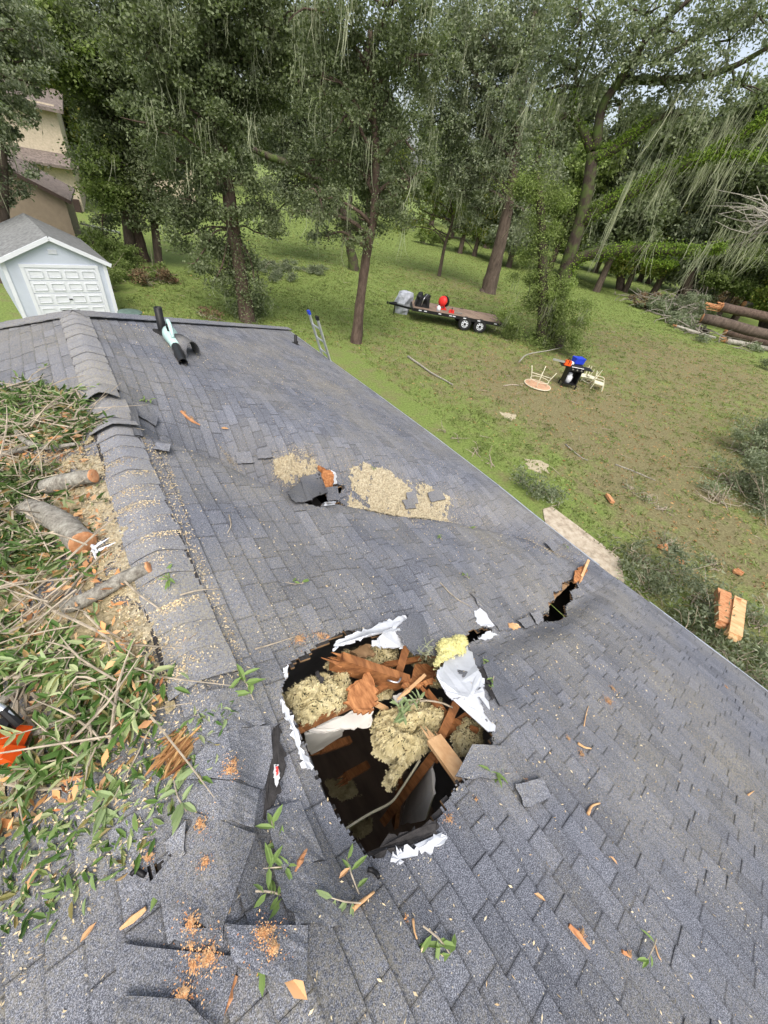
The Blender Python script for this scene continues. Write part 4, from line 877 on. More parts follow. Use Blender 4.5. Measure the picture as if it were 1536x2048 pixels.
flap('dark felt lip folded over the lower rim of the hole', [(728, 1704, .0), (790, 1668, .02), (850, 1648, .05), (880, 1640, .05), (872, 1670, .03), (800, 1694, .02), (752, 1716, .01)], 'felt', 'felt_lip', th=.012)
flap('dark felt strip along the left rim', [(545, 1460, .02), (556, 1450, .03), (572, 1530, .05), (560, 1570, .05), (540, 1620, .03), (530, 1640, .02), (540, 1540, .03)], 'felt', 'felt_lip', th=.01)
flap('grey shingle strip peeled along the right rim', [(955, 1338, .03), (972, 1330, .03), (1000, 1382, .02), (985, 1400, .03)], 'felt', 'felt_lip')
flap('dark peeled shingle strip above the hole', [(790, 1262, .05), (822, 1226, .06), (845, 1228, .05), (870, 1296, .03), (830, 1310, .03), (812, 1290, .06)], 'shingle_old', 'felt_lip', th=.01)
flap('long peeled strip beside the white scrap', [(942, 1186, .03), (954, 1184, .035), (1015, 1258, .03), (1000, 1262, .02)], 'shingle_old', 'felt_lip', th=.012)
flap('grey membrane torn at the upper left rim', [(630, 1345, .03), (636, 1338, .03), (648, 1360, .01), (642, 1366, .0)], 'felt', 'felt_lip')
# wires
mb = MB(); mb.tube([r1(688, 1660, .5), r1(735, 1630, .55), r1(780, 1606, .6), r1(800, 1582, .6), r1(840, 1520, .45)], .007, 6, sub=4); o = mb.build('cable', M['cream'], None, True); tag(o, 'thin pale cable crossing the dark mouth of the big hole', 'cable')
mb = MB(); mb.tube([r1(775, 1360, .12), r1(795, 1365, .10), r1(802, 1355, .10)], .006, 6, sub=3); o = mb.build('cable', M['steel'], None, True); tag(o, 'short bent metal wire at the end of the slanting rafter', 'wire')
mb = MB(); mb.tube([r1(796, 1425, .2), r1(840, 1402, .2), r1(880, 1405, .15), r1(905, 1415, .15)], .006, 5, sub=3); o = mb.build('twig', M['twig'], None, True); tag(o, 'curved bare twig lying over the insulation in the big hole', 'twig')
# eave crack and middle hole wood
solid('sheathing_piece', 'broken plywood edge inside the crack near the eave', 'board', RP([(1092, 1208), (1112, 1180), (1140, 1160), (1134, 1174), (1112, 1196), (1098, 1212)], -.04), .02, 'deck', .006)
solid('sheathing_piece', 'orange splintered board at the eave break', 'board', RP([(1148, 1165), (1150, 1140), (1172, 1128), (1176, 1140), (1160, 1160)], .05), .02, 'osb', .010)
beam('splintered fascia board sticking up at the eave break', onroof(1160, 1160, .02), onroof(1176, 1122, .12), .03, .05, 'palewood')
solid('sheathing_piece', 'pale broken board end between the hole and the eave crack', 'board', RP([(1015, 1245), (1028, 1246), (1042, 1254), (1030, 1258), (1018, 1254)], .02), .015, 'palewood', .005)
# ---------------------------------------------------------------- white shed
def localbox(o, ex, ey, ez=np.array([0, 0, 1.0])): return lambda x, y, z: np.asarray(o) + ex * x + ey * y + ez * z
sL = onz(46, 637); sR = onz(238, 629); ex = sR - sL; Wd = np.linalg.norm(ex); ex = ex / Wd; ey = np.array([-ex[1], ex[0], 0]); RM = np.stack([ex, ey, [0, 0, 1]], 1)
shed = empty('shed', sL, 'white garden shed with panelled roll up door and grey gable roof', 'shed'); Q = localbox(sL, ex, ey)
HW, AP, LN = 1.86, 2.58, 4.2
mb = MB()
out = [Q(0, 0, 0), Q(Wd, 0, 0), Q(Wd, 0, HW), Q(Wd / 2, 0, AP - .06), Q(0, 0, HW)]
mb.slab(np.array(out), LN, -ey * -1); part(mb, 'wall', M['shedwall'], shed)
tilt = math.atan2(AP - HW, Wd / 2); mb = MB(); ov = .14
for s in (-1, 1):
    e = Wd / 2 + ov; z = AP - e * math.tan(tilt); a = [Q(Wd / 2, -.12, AP), Q(Wd / 2 + s * e, -.12, z), Q(Wd / 2 + s * e, LN + .1, z), Q(Wd / 2, LN + .1, AP)]
    a = np.array(a if s > 0 else a[::-1]) + [0, 0, .06]; mb.slab(a, .05)
rf = part(mb, 'roof', M['greyroof'], shed)
for s in (-1, 1):
    mb = MB(); e = Wd / 2 + ov + .01; z = AP - e * math.tan(tilt); a, b = Q(Wd / 2, -.135, AP + .0), Q(Wd / 2 + s * e, -.135, z)
    mb.beam(a, b, .03, .13, np.cross(ey, b - a)); part(mb, 'trim', M['white'], rf)
    mb = MB(); mb.box(Q(.06 if s < 0 else Wd - .06, -.012, HW / 2), (.12, .03, HW), RM); part(mb, 'corner_trim', M['white'], shed)
DW, DH = Wd * .68, 1.66; dx0 = Wd * .19
mb = MB(); mb.box(Q(dx0 - .06, -.014, DH / 2), (.11, .03, DH), RM); mb.box(Q(dx0 + DW + .06, -.014, DH / 2), (.11, .03, DH), RM); mb.box(Q(dx0 + DW / 2, -.016, DH + .05), (DW + .24, .034, .10), RM); part(mb, 'door_frame', M['white'], shed)
mb = MB()
for r in range(4):
    mb.box(Q(dx0 + DW / 2, -.002, DH * (r + .5) / 4), (DW, .02, DH / 4 - .022), RM)
    for c in range(4):
        w, h = DW / 4 * .72, DH / 4 * .52; x, z = dx0 + DW * (c + .5) / 4, DH * (r + .5) / 4
        for dx, dz, sx, sz in ((0, h / 2, w, .02), (0, -h / 2, w, .02), (-w / 2, 0, .02, h), (w / 2, 0, .02, h)): mb.box(Q(x + dx, -.024, z + dz), (sx, .02, sz), RM)
        mb.box(Q(x, -.012, z), (w * .85, .006, h * .7), RM)
dr = part(mb, 'door', M['white'], shed); mb = MB(); mb.box(Q(dx0 + DW * .5, -.03, .62), (.10, .03, .03), RM); part(mb, 'handle', M['black'], dr)
mb = MB()
for i in range(5): mb.box(Q(Wd / 2, -.012, 2.10 + .03 * i), (.26, .02, .02), RM)
part(mb, 'vent', M['white'], shed)
# tan shed behind it
c0 = atd(150, 470, 33); c0[2] = 0; ex2 = nrm(np.array([[.98, -.12, 0]]))[0]; ey2 = np.array([-ex2[1], ex2[0], 0]); R2 = np.stack([ex2, ey2, [0, 0, 1]], 1)
def house_block(name, label, cat, corner, W_, L_, H_, AP_, wallm, roofm, ov=.3, th=.12):
    root = empty(name, corner, label, cat); q = localbox(corner, -ex2, ey2)      # corner is the front right foot, extends to the left
    mb = MB(); mb.slab(np.array([q(W_, 0, 0), q(0, 0, 0), q(0, 0, H_), q(W_ / 2, 0, AP_ - .1), q(W_, 0, H_)]), L_, ey2); part(mb, 'wall', M[wallm], root)
    mb = MB(); t = (AP_ - H_) / (W_ / 2)
    for s in (-1, 1):
        e = W_ / 2 + ov; z = AP_ - e * t; a = [q(W_ / 2, -ov, AP_), q(W_ / 2 + s * e, -ov, z), q(W_ / 2 + s * e, L_ + ov, z), q(W_ / 2, L_ + ov, AP_)]
        mb.slab(np.array(a if s < 0 else a[::-1]) + [0, 0, th], th)
    rf = part(mb, 'roof', M[roofm], root); mb = MB()
    for s in (-1, 1):
        e = W_ / 2 + ov + .02; a, b = q(W_ / 2, -ov - .03, AP_ + .02), q(W_ / 2 + s * e, -ov - .03, AP_ - e * t + .02); mb = MB(); mb.beam(a, b, .05, .16, np.cross(ey2, b - a)); part(mb, 'trim', M['darktrim_shade'], rf)
    return root, q
ts, q = house_block('shed', 'tan sided shed with weathered brown roof behind the white shed', 'shed', c0, 5.4, 5.5, 2.3, 3.5, 'tan', 'brownroof')
# two storey beige house
c1 = atd(172, 436, 47); c1[2] = 0; HB = empty('two_storey_house', c1, 'two storey beige stucco house with brown roofs and open porch behind the sheds', 'house'); q = localbox(c1, -ex2, ey2)
def blk(x0, x1, y0, y1, z0, z1, nm, mt, lab=None, p=None):
    mb = MB(); mb.box(q((x0 + x1) / 2, (y0 + y1) / 2, (z0 + z1) / 2), (abs(x1 - x0), abs(y1 - y0), abs(z1 - z0)), R2); return part(mb, nm, M[mt], p or HB, label=lab)
blk(0, 2.6, 0, 9, 0, 3.0, 'wall', 'beige'); blk(2.6, 7, 2.2, 9, 0, 3.0, 'wall', 'darktrim_shade', 'wall behind the porch with its shade painted dark'); w2 = blk(.1, 6.2, .6, 9, 3.1, 6.2, 'wall', 'beige')  # wall behind the porch takes the dark trim colour as painted-in shade
mb = MB(); a = np.array([q(-.5, -.9, 2.85), q(7.5, -.9, 2.85), q(7.5, .65, 3.5), q(-.5, .65, 3.5)]); mb.slab(a[::-1], .16); part(mb, 'porch_roof', M['brownroof'], HB)
mb = MB(); a = np.array([q(-.4, -.1, 6.0), q(6.8, -.1, 6.0), q(6.8, 9, 7.4), q(-.4, 9, 7.4)]); mb.slab(a[::-1], .2); part(mb, 'roof', M['brownroof'], HB)
for x in (2.7, 3.6, 4.6): blk(x, x + .18, .1, .28, 0, 2.8, 'porch_post', 'darktrim_shade' if x < 3 else 'beige')
f = blk(4.2, 5.2, .53, .6, 3.6, 5.6, 'window', 'glass'); blk(5.2, 5.35, .5, .6, 3.5, 5.7, 'window_frame', 'white', p=f); blk(4.05, 4.2, .5, .6, 3.5, 5.7, 'window_frame', 'white', p=f)
blk(.15, .75, -.5, -.03, 0, .8, 'utility_box', 'darktrim_shade')
# far glimpsed house
c2 = atd(385, 345, 60); c2[2] = 0; fh, q3 = house_block('house', 'small far house glimpsed between the trunks above the tree clump', 'house', c2, 7, 6, 4.2, 5.8, 'beige', 'brownroof')
mb = MB(); mb.box(q3(1.2, -.03, 3.2), (.9, .06, 1.5), R2); part(mb, 'window', M['glass'], fh)
# little fence rail
b = onz(188, 492); fr = empty('fence_rail', b, 'short dark post with a pale slanting rail beside the sheds', 'fence'); mb = MB(); mb.box(b + [0, 0, .5], (.12, .12, 1.0)); part(mb, 'post', M['darktrim_shade'], fr)
mb = MB(); mb.beam(b + [-.35, .4, 1.05], b + [1.5, -.9, .95], .08, .10); part(mb, 'rail', M['alu'], fr)
# round table behind the roof
b = onz(265, 645); tb = empty('garden_table', b, 'round grey green table top peeping over the far roof edge', 'table'); mb = MB(); mb.lathe(b + [0, 0, .36], [(0.0, 0), (.42, 0), (.44, .02), (.42, .045), (.2, .06), (0, .065)], 24); part(mb, 'tabletop', M['green'], tb, True); mb = MB(); mb.lathe(b, [(.25, 0), (.25, .03), (.04, .05), (.04, .36)], 12); part(mb, 'leg', M['black'], tb)
# vent pipes
for px, py, h, lab, r in ((326, 668, .34, 'black plumbing vent pipe standing behind the leaf blower', .05), (591, 688, .20, 'short black vent pipe near the far roof corner', .035)):
    b = onroof(px, py); v = empty('vent_pipe', b, lab, 'vent pipe'); mb = MB(); mb.lathe(b - [0, 0, .08], [(r, 0), (r, h + .08), (r * .8, h + .08), (r * .8, h)], 14); part(mb, 'pipe', M['black'], v, True)
    mb = MB(); nn = roofn(b[0], b[1]); mb.lathe(b + nn * .008, [(r * 2.6, 0), (r * 2.6, .006), (r * 1.3, .012), (r * 1.2, .06), (r, .07)], 14, nn); part(mb, 'flashing', M['rubber'], v)
# leaf blower
a, c = onroof(338, 664, .10), onroof(366, 724, .045); d = c - a; L = np.linalg.norm(d); d = d / L; s_ = nrm(np.cross(d, [0, 0, 1.0])[None])[0]; u_ = np.cross(s_, d)
bl = empty('leaf_blower', a, 'mint and black cordless leaf blower lying on the far roof slope', 'leaf blower')
P = lambda t, s=0, u=0: a + d * t * L + s_ * s + u_ * u
mb = MB(); mb.lathe(P(.0), [(.03, -.02), (.085, 0), (.095, .06 * L / .6), (.085, .22 * L), (.065, .36 * L), (.055, .5 * L), (.05, .52 * L)], 16, d); part(mb, 'body', M['mint'], bl, True)
mb = MB(); mb.lathe(P(.48), [(.052, 0), (.050, .25 * L), (.060, .28 * L), (.045, .5 * L), (.052, .54 * L), (.042, .54 * L), (.036, .3 * L)], 16, d); part(mb, 'nozzle', M['black'], bl, True)
mb = MB(); mb.tube([P(.02, 0, .08), P(.08, 0, .17), P(.22, 0, .19), P(.34, 0, .13), P(.38, 0, .06)], [.022, .024, .024, .024, .02], 8, sub=4); part(mb, 'handle', M['mint'], bl, True)
mb = MB(); mb.lathe(P(-.06), [(.02, 0), (.075, .01), (.085, .05), (.07, .06)], 14, d); part(mb, 'intake_grille', M['black'], bl)
mb = MB(); mb.box(P(.16, 0, .115), (.07, .10, .06), np.stack([s_, d, u_], 1)); part(mb, 'battery', M['black'], bl)
# curled ridge shingle beside it
b = onroof(376, 706, .0); x_ = nrm((onroof(392, 706) - onroof(360, 700))[None])[0]; y_ = np.array([-x_[1], x_[0], 0]); k = 13; th = np.linspace(-.15, PI * 1.02, k)
mb = MB(); rows = []
for r, y in ((.155, -.16), (.155, .16)):
    rows.append(np.stack([b + x_ * math.cos(t) * -r + np.array([0, 0, 1]) * (math.sin(t) * .17 + .03) + y_ * (y - (.10 if y < 0 else 0) * math.cos(t)) for t in th]))
for sc in (1.0, .93): pass
t = np.vstack(rows); bt = b + (t - b) * .93; i = np.arange(k - 1)
mb.add(np.vstack([t, bt]), np.concatenate([np.stack([i, i + 1, i + 1 + k, i + k], 1), np.stack([i + 2 * k, i + 3 * k, i + 1 + 3 * k, i + 1 + 2 * k], 1), np.stack([i, i + 2 * k, i + 1 + 2 * k, i + 1], 1), np.stack([i + k, i + 1 + k, i + 1 + 3 * k, i + 3 * k], 1)]))
o = mb.build('curled_shingle', M['shingle_old'], None, True, b); tag(o, 'dark arched scrap of shingle curled up beside the leaf blower', 'shingle')
# ladder leaning on the eave
e0 = onroof(650, 718); e0 = np.array([eaveW(onz(650, 720, 2.5)[1]) + .08, onz(650, 720, 2.5)[1], 2.55]); top = onz(632, 655, 3.3)
ft = e0 + (e0 - top) * 3.0; ft = np.array([e0[0] + 1.0, e0[1] - .1, 0]); dd = nrm((e0 - ft)[None])[0]; top = e0 + dd * 1.0
ld = empty('ladder', ft, 'aluminium extension ladder rising above the far eave', 'ladder')
wv = np.array([0, .40, 0.0]); 
for s in (-.5, .5):
    mb = MB(); mb.beam(ft + wv * s, top + wv * s, .03, .085, (0, 1, 0)); st = part(mb, 'rail', M['alu'], ld)
    mb = MB(); mb.beam(top + wv * s - dd * .02, top + wv * s + dd * .06, .045, .10, (0, 1, 0)); part(mb, 'end_cap', M['blue'] if s > 0 else M['black'], st)
Lr = np.linalg.norm(top - ft)
for i in range(int(Lr / .3)):
    c = ft + dd * (.2 + .3 * i); mb = MB(); mb.tube([c - wv * .5, c + wv * .5], .017, 8); part(mb, 'rung', M['alu'], ld)
# ---------------------------------------------------------------- flatbed trailer
t1, t2 = onz(921, 652), onz(951, 656); A = onz(826, 616, .72); Bq = onz(1003, 648, .72); ex = Bq - A; ex[2] = 0; LT = np.linalg.norm(ex); ex = ex / LT; ey = np.array([-ex[1], ex[0], 0])
A0 = np.array([A[0], A[1], 0]); q = localbox(A0, ex, ey); R4 = np.stack([ex, ey, [0, 0, 1]], 1); TW = 2.0
tr = empty('flatbed_trailer', A0, 'black flatbed trailer with grey plank deck parked on the lawn under the trees', 'trailer')
mb = MB()
for i in range(9): mb.box(q(LT / 2, TW * (i + .5) / 9, .72), (LT, TW / 9 - .012, .05), R4)
part(mb, 'deck', M['plank'], tr)
mb = MB(); mb.box(q(LT / 2, -.03, .66), (LT, .05, .16), R4); mb.box(q(LT / 2, TW + .03, .66), (LT, .05, .16), R4); mb.box(q(-.03, TW / 2, .66), (.05, TW, .16), R4); mb.box(q(LT + .03, TW / 2, .66), (.05, TW, .16), R4)
for x in np.arange(.4, LT, .6): mb.box(q(x, TW / 2, .63), (.06, TW, .08), R4)
mb.beam(q(-.03, .3, .6), q(-1.35, TW / 2, .55), .08, .10); mb.beam(q(-.03, TW - .3, .6), q(-1.35, TW / 2, .55), .08, .10); part(mb, 'frame', M['black'], tr)
mb = MB(); mb.lathe(q(-1.45, TW / 2, .55), [(.0, -.06), (.06, -.05), (.06, .06), (0, .07)], 10); mb.box(q(-1.0, TW / 2, .3), (.06, .06, .6), R4); part(mb, 'hitch', M['black'], tr)
for f_ in (.08, .14, .30, .42, .46, .58, .74, .93): mb = MB(); mb.box(q(LT * f_, -.062, .68), (.16, .012, .05), R4); part(mb, 'marker', M['white'], tr)
xw = [float(np.dot(t1 - A0, ex)), float(np.dot(t2 - A0, ex))]
for x in (xw[0], xw[0] + .92):
    for y, s in ((-.02, -1), (TW + .02, 1)):
        c = q(x, y, .38); ax = ey * s
        mb = MB(); mb.lathe(c - ax * .16, [(.2, 0), (.34, .0), (.38, .04), (.38, .16), (.34, .2), (.22, .2), (.2, .17)], 24, ax); w = part(mb, 'wheel', M['rubber'], tr, True)
        mb = MB(); mb.lathe(c - ax * .02, [(.0, .06), (.07, .06), (.08, .03), (.215, .035), (.225, .055), (.235, .05)], 24, ax); rm = part(mb, 'rim', M['white'], w)
        mb = MB(); mb.lathe(c, [(.075, .0), (.075, .055), (.03, .07), (0, .07)], 12, ax)
        for k in range(8): an = k * PI / 4; mb.lathe(c + .15 * (math.cos(an) * ex + math.sin(an) * np.array([0, 0, 1.0])) + ax * .012, [(.032, 0), (.032, .008), (0, .008)], 8, ax)
        part(mb, 'hub', M['black'], rm)
# gear on the trailer
c = onz(804, 626); P = np.array([[-.42, -.2], [.40, -.3], [.48, .3], [-.35, .35]]); tz = empty('tarp', c, 'crumpled silver grey tarp covered bundle at the front of the trailer', 'tarp')
mb = MB(); rows = []; kk = 9; 
for z, sc in ((0.0, .42), (.25, .50), (.6, .54), (.95, .52), (1.18, .40), (1.25, .05)):
    an = np.arange(kk) / kk * 2 * PI; r = sc * (1 + .12 * np.sin(an * 3 + z * 4) + rng.normal(0, .11, kk)); rows.append(c + np.stack([np.cos(an) * r * 1.0, np.sin(an) * r * .8, np.full(kk, z)], 1))
j = np.arange(kk); j2 = (j + 1) % kk; mb.add(np.vstack(rows), np.concatenate([np.stack([i * kk + j, i * kk + j2, (i + 1) * kk + j2, (i + 1) * kk + j], 1) for i in range(5)]))
part(mb, 'cover', M['tarp'], tz)
c = q(.55, .75, .745); en = empty('engine', c, 'black engine unit of hoses and cylinders on the trailer front beside the tarp', 'engine')
mb = MB(); mb.box(c + [0, 0, .25], (.85, .7, .5), R4, taper=.85); part(mb, 'body', M['black'], en)
for dx, dy, dz, r in ((-.25, -.2, .45, .16), (.12, -.25, .4, .13), (.25, .1, .45, .18), (-.15, .2, .5, .14)):
    mb = MB(); mb.lathe(c + ex * dx + ey * dy + [0, 0, dz], [(r * .5, -.16), (r, -.14), (r, .14), (r * .7, .18), (0, .18)], 12, nrm(np.array([[dx, dy, .8]]))[0]); part(mb, 'cylinder', M['black'], en, True)
for i in range(3): mb = MB(); mb.tube([c + ex * (-.35 + .3 * i) + ey * -.36 + [0, 0, .1], c + ex * (-.2 + .2 * i) + ey * -.42 + [0, 0, .45], c + ex * (.1 + .1 * i) + ey * -.1 + [0, 0, .68]], .025, 6, sub=4); part(mb, 'hose', M['steel'] if i == 1 else M['black'], en, True)
c = q(1.75, .9, .745); fn = empty('fan', c, 'red bladed fan standing on the trailer deck behind the engine', 'fan'); mb = MB(); mb.lathe(c + [0, 0, .42], [(.27, -.04), (.29, 0), (.24, .10), (.10, .16), (0, .16)], 18, nrm((ex * -.6 + ey * -.7 + [0, 0, .3])[None])[0]); part(mb, 'hood', M['red'], fn, True)
mb = MB(); mb.lathe(c + ex * .12 + ey * .1 + [0, 0, .4], [(.30, 0), (.3, .1), (.1, .14)], 14, nrm((ex * .6 + ey * .5)[None])[0]); part(mb, 'motor', M['black'], fn); mb = MB(); mb.beam(c + ex * -.2, c + [0, 0, .4], .06, .06, (0, 1, 0)); mb.beam(c + ex * .25, c + [0, 0, .4], .06, .06, (0, 1, 0)); mb.box(c + [0, 0, .03], (.6, .35, .05), R4); part(mb, 'stand', M['red'], fn)
c = q(1.5, .25, .745); o = empty('water_jug', c, 'small white jug at the trailer edge below the engine', 'jug'); mb = MB(); mb.lathe(c, [(.0, 0), (.12, .0), (.13, .2), (.05, .28), (.045, .32), (0, .32)], 12); part(mb, 'body', M['white'], o, True)
mb = MB(); mb.lathe(c + [0, 0, .31], [(.05, 0), (.05, .04), (0, .045)], 10); part(mb, 'lid', M['black'], o)
c = q(2.3, .35, .745); o = empty('chainsaw', c, 'small red chainsaw lying on the trailer deck', 'chainsaw')
mb = MB(); mb.box(c + [0, 0, .09], (.32, .16, .16), R4, taper=.8); part(mb, 'body', M['red'], o); mb = MB(); mb.box(c + ex * .4 + [0, 0, .07], (.5, .012, .08), R4); part(mb, 'bar', M['steel'], o); mb = MB(); mb.tube([c + ey * -.1 + [0, 0, .08], c + ey * -.08 + [0, 0, .26], c + ey * .08 + [0, 0, .26], c + ey * .1 + [0, 0, .08]], .015, 6, sub=3); part(mb, 'handle', M['black'], o)
# ---------------------------------------------------------------- grill, cooler, saw, patio furniture
g = onz(1128, 770); gx = nrm(np.array([[.72, -.62, 0.0]]))[0]; gy = np.array([-gx[1], gx[0], 0]); RG = np.stack([gx, gy, [0, 0, 1]], 1); q = localbox(g, gx, gy)
gr = empty('gas_grill', g, 'black gas grill on the lawn carrying a blue box and a chainsaw', 'grill')
mb = MB(); mb.box(q(.08, .12, .50), (.62, .06, .62), RG); mb.box(q(.37, -.12, .50), (.05, .48, .62), RG); mb.box(q(-.22, -.12, .5), (.05, .48, .62), RG); mb.box(q(.08, -.12, .2), (.62, .52, .04), RG); part(mb, 'cabinet', M['black'], gr)
mb = MB(); mb.box(q(.08, -.1, .88), (.72, .55, .16), RG); mb.box(q(.08, -.1, 1.0), (.66, .5, .12), RG, taper=.8); part(mb, 'firebox', M['black'], gr)
for x in (-.25, .41):
    for y in (-.34, .12): mb = MB(); mb.box(q(x, y, .1), (.05, .05, .2), RG); part(mb, 'leg', M['black'], gr)
mb = MB(); mb.box(q(-.46, -.1, .93), (.34, .45, .03), RG); part(mb, 'shelf', M['black'], gr); mb = MB(); mb.box(q(.64, -.1, .93), (.38, .45, .03), RG); part(mb, 'shelf', M['black'], gr)
for x in (-.1, .1, .3): mb = MB(); mb.lathe(q(x, -.385, .88), [(.035, 0), (.035, .04), (0, .045)], 10, -gy); part(mb, 'knob', M['steel'], gr)
mb = MB(); mb.tube([q(-.2, -.40, .98), q(.36, -.40, .98)], .015, 6); part(mb, 'handle', M['steel'], gr)
c = q(.0, -.14, .22); pt = empty('propane_tank', c, 'white propane tank inside the black grill cart', 'tank'); mb = MB(); mb.lathe(c, [(.11, 0), (.12, .03), (.15, .06), (.155, .2), (.14, .29), (.06, .33), (0, .34)], 18); part(mb, 'body', M['white'], pt, True); mb = MB(); mb.lathe(c + [0, 0, .32], [(.09, 0), (.1, .1), (.09, .1), (.08, 0)], 14); part(mb, 'collar', M['white'], pt)
c = q(.12, .02, 1.065); bx = empty('blue_box', c, 'bright blue plastic box on top of the grill', 'box'); mb = MB(); mb.box(c + [0, 0, .11], (.46, .32, .2), RG @ rotz(.3), taper=1.06); part(mb, 'body', M['blue'], bx); mb = MB(); mb.box(c + [0, 0, .235], (.50, .36, .045), RG @ rotz(.3)); part(mb, 'lid', M['blue'], bx)
c = q(-.36, -.18, .95); cs = empty('chainsaw', c, 'orange and white chainsaw lying on the left shelf of the grill', 'chainsaw'); RS = RG @ rotz(.0)
mb = MB(); mb.box(c + [0, 0, .11], (.30, .22, .20), RS, taper=.8); part(mb, 'body', M['orange'], cs); mb = MB(); mb.box(c + gx * .19 + [0, 0, .1], (.1, .2, .17), RS); part(mb, 'engine_cover', M['white'], cs)
mb = MB(); mb.box(c - gx * .42 + gy * .02 + [0, 0, .12], (.55, .014, .09), RS @ rotz(-.12)); part(mb, 'bar', M['alu'], cs); mb = MB(); mb.tube([c + gy * -.12 + [0, 0, .08], c + gy * -.1 + [0, 0, .28], c + gy * .1 + [0, 0, .28], c + gy * .12 + [0, 0, .08]], .018, 6, sub=3); part(mb, 'handle', M['black'], cs)
c = onz(1074, 772); pt = empty('patio_table', c, 'overturned round patio table with peach top and cream legs in the air', 'table')
mb = MB(); mb.lathe(c + [0, 0, .05], [(0, 0), (.58, 0), (.58, .02), (0, .02)], 32); part(mb, 'tabletop', M['peach'], pt)
mb = MB(); mb.tube([c + [math.cos(t) * .60, math.sin(t) * .60, .06] for t in np.linspace(0, 2 * PI, 33)], .018, 6, cap=False); mb.tube([c + [math.cos(t) * .42, math.sin(t) * .42, .30] for t in np.linspace(0, 2 * PI, 25)], .012, 6, cap=False); part(mb, 'rim', M['cream'], pt)
for i in range(4):
    an = .5 + i * PI / 2; mb = MB(); mb.tube([c + [math.cos(an) * .40, math.sin(an) * .40, .07], c + [math.cos(an) * .40, math.sin(an) * .40, .35], c + [math.cos(an) * .56, math.sin(an) * .56, .78]], .018, 6, sub=2); part(mb, 'leg', M['cream'], pt, True)
for i in range(2): an = .5 + i * PI / 2; mb = MB(); mb.tube([c + [math.cos(an) * .46, math.sin(an) * .46, .5], c + [-math.cos(an) * .46, -math.sin(an) * .46, .5]], .012, 6); part(mb, 'brace', M['cream'], pt)
def chair(px, py, rz, lab, n):
    c = onz(px, py); o = empty('patio_chair', c, lab, 'chair', 'cream patio chairs lying by the grill'); R_ = rotz(rz); q = lambda x, y, z: c + R_ @ np.array([x, y, z])
    mb = MB(); mb.box(q(0, 0, .30), (.48, .46, .03), R_); part(mb, 'seat', M['cream'], o)
    for sx in (-1, 1):
        for sy in (-1, 1): mb = MB(); mb.tube([q(sx * .22, sy * .21, .31), q(sx * .25, sy * .26, 0.01)] if n else [q(sx * .22, sy * .21, .3), q(sx * .26, sy * .27, .72)], .015, 6); part(mb, 'leg', M['cream'], o)
    mb = MB(); z2 = .72 if n else .02
    mb.tube([q(-.23, .23, .31), q(-.24, .32, z2), q(.24, .32, z2), q(.23, .23, .31)], .015, 6, sub=3)
    for x in (-.12, 0, .12): mb.tube([q(x, .24, .31), q(x, .315, z2)], .008, 5)
    part(mb, 'backrest', M['cream'], o)
    for sx in (-1, 1): mb = MB(); mb.tube([q(sx * .24, .27, .52 if n else .1), q(sx * .26, -.1, .52 if n else .08), q(sx * .25, -.2, .32)], .013, 6, sub=3); part(mb, 'armrest', M['cream'], o)
chair(1160, 762, -.6, 'cream patio chair standing right against the grill', 0); chair(1192, 778, .5, 'cream patio chair farthest right of the grill', 1)
chair(1176, 766, .2, 'cream patio chair between its two neighbours beside the grill', 0)
# ---------------------------------------------------------------- log pile
def log(lab, pa, pb, za, zb, r, splint=True, mat='bark', n=12, grp='big logs of the pile on the right lawn'):
    a, b = onz(*pa, za), onz(*pb, zb); d = nrm((b - a)[None])[0]; L = np.linalg.norm(b - a); root = empty('log', (a + b) / 2, lab, 'log', grp); mb = MB()
    P = [a + d * L * t + rng.normal(0, r * .06, 3) * (0 < t < 1) for t in np.linspace(0, 1, 6)]
    mb.tube(P, [r, r * 1.03, r, r * .97, r, r * 1.05], n, .05, capmi=1, sub=2); part(mb, 'trunk', [M['bark' if mat is None else mat], M['orangewood']], root, True)
    if splint:
        mb = MB()
        for i in range(16):
            o_ = rng.normal(0, .42, 3) * r; o_ -= d * np.dot(o_, d); l = rng.uniform(.4, 1.9) * r * 2
            w = rng.uniform(.10, .3) * r; mb.beam(a + o_ + d * .2, a + o_ * 1.1 - d * l, w, w * .6, (.2, .1, 1))
        part(mb, 'splintered_end', M['orangewood'], root)
    return root
log('upper log of the pile with a long orange splintered end', (1442, 614), (1640, 658), 1.9, 1.9, .40, True, 'redbark')
log('middle dark log of the pile with a pale sawn end', (1404, 636), (1660, 700), 1.25, 1.25, .40, False, 'treebark')
log('lower dark log of the pile lying under the middle one', (1450, 664), (1660, 716), .42, .4, .40, False, 'redbark')
log('pale thin log at the front of the pile with an orange broken end', (1452, 681), (1580, 706), .22, .2, .2, True, 'lichenbark')
log('second dark log in the gap between the middle and lower logs', (1485, 658), (1660, 702), .8, .8, .26, False, 'redbark')
log('grey log leaning behind the splintered end of the pile', (1488, 608), (1640, 636), 2.1, 2.1, .3, False, 'bark')
log('short mossy log lying in the brush left of the sawn end', (1340, 640), (1420, 664), .3, .3, .2, False, 'mossbark')
log('thin bare limb lying along the front edge of the branch heap', (1352, 652), (1430, 676), .5, .2, .1, True, 'lichenbark')
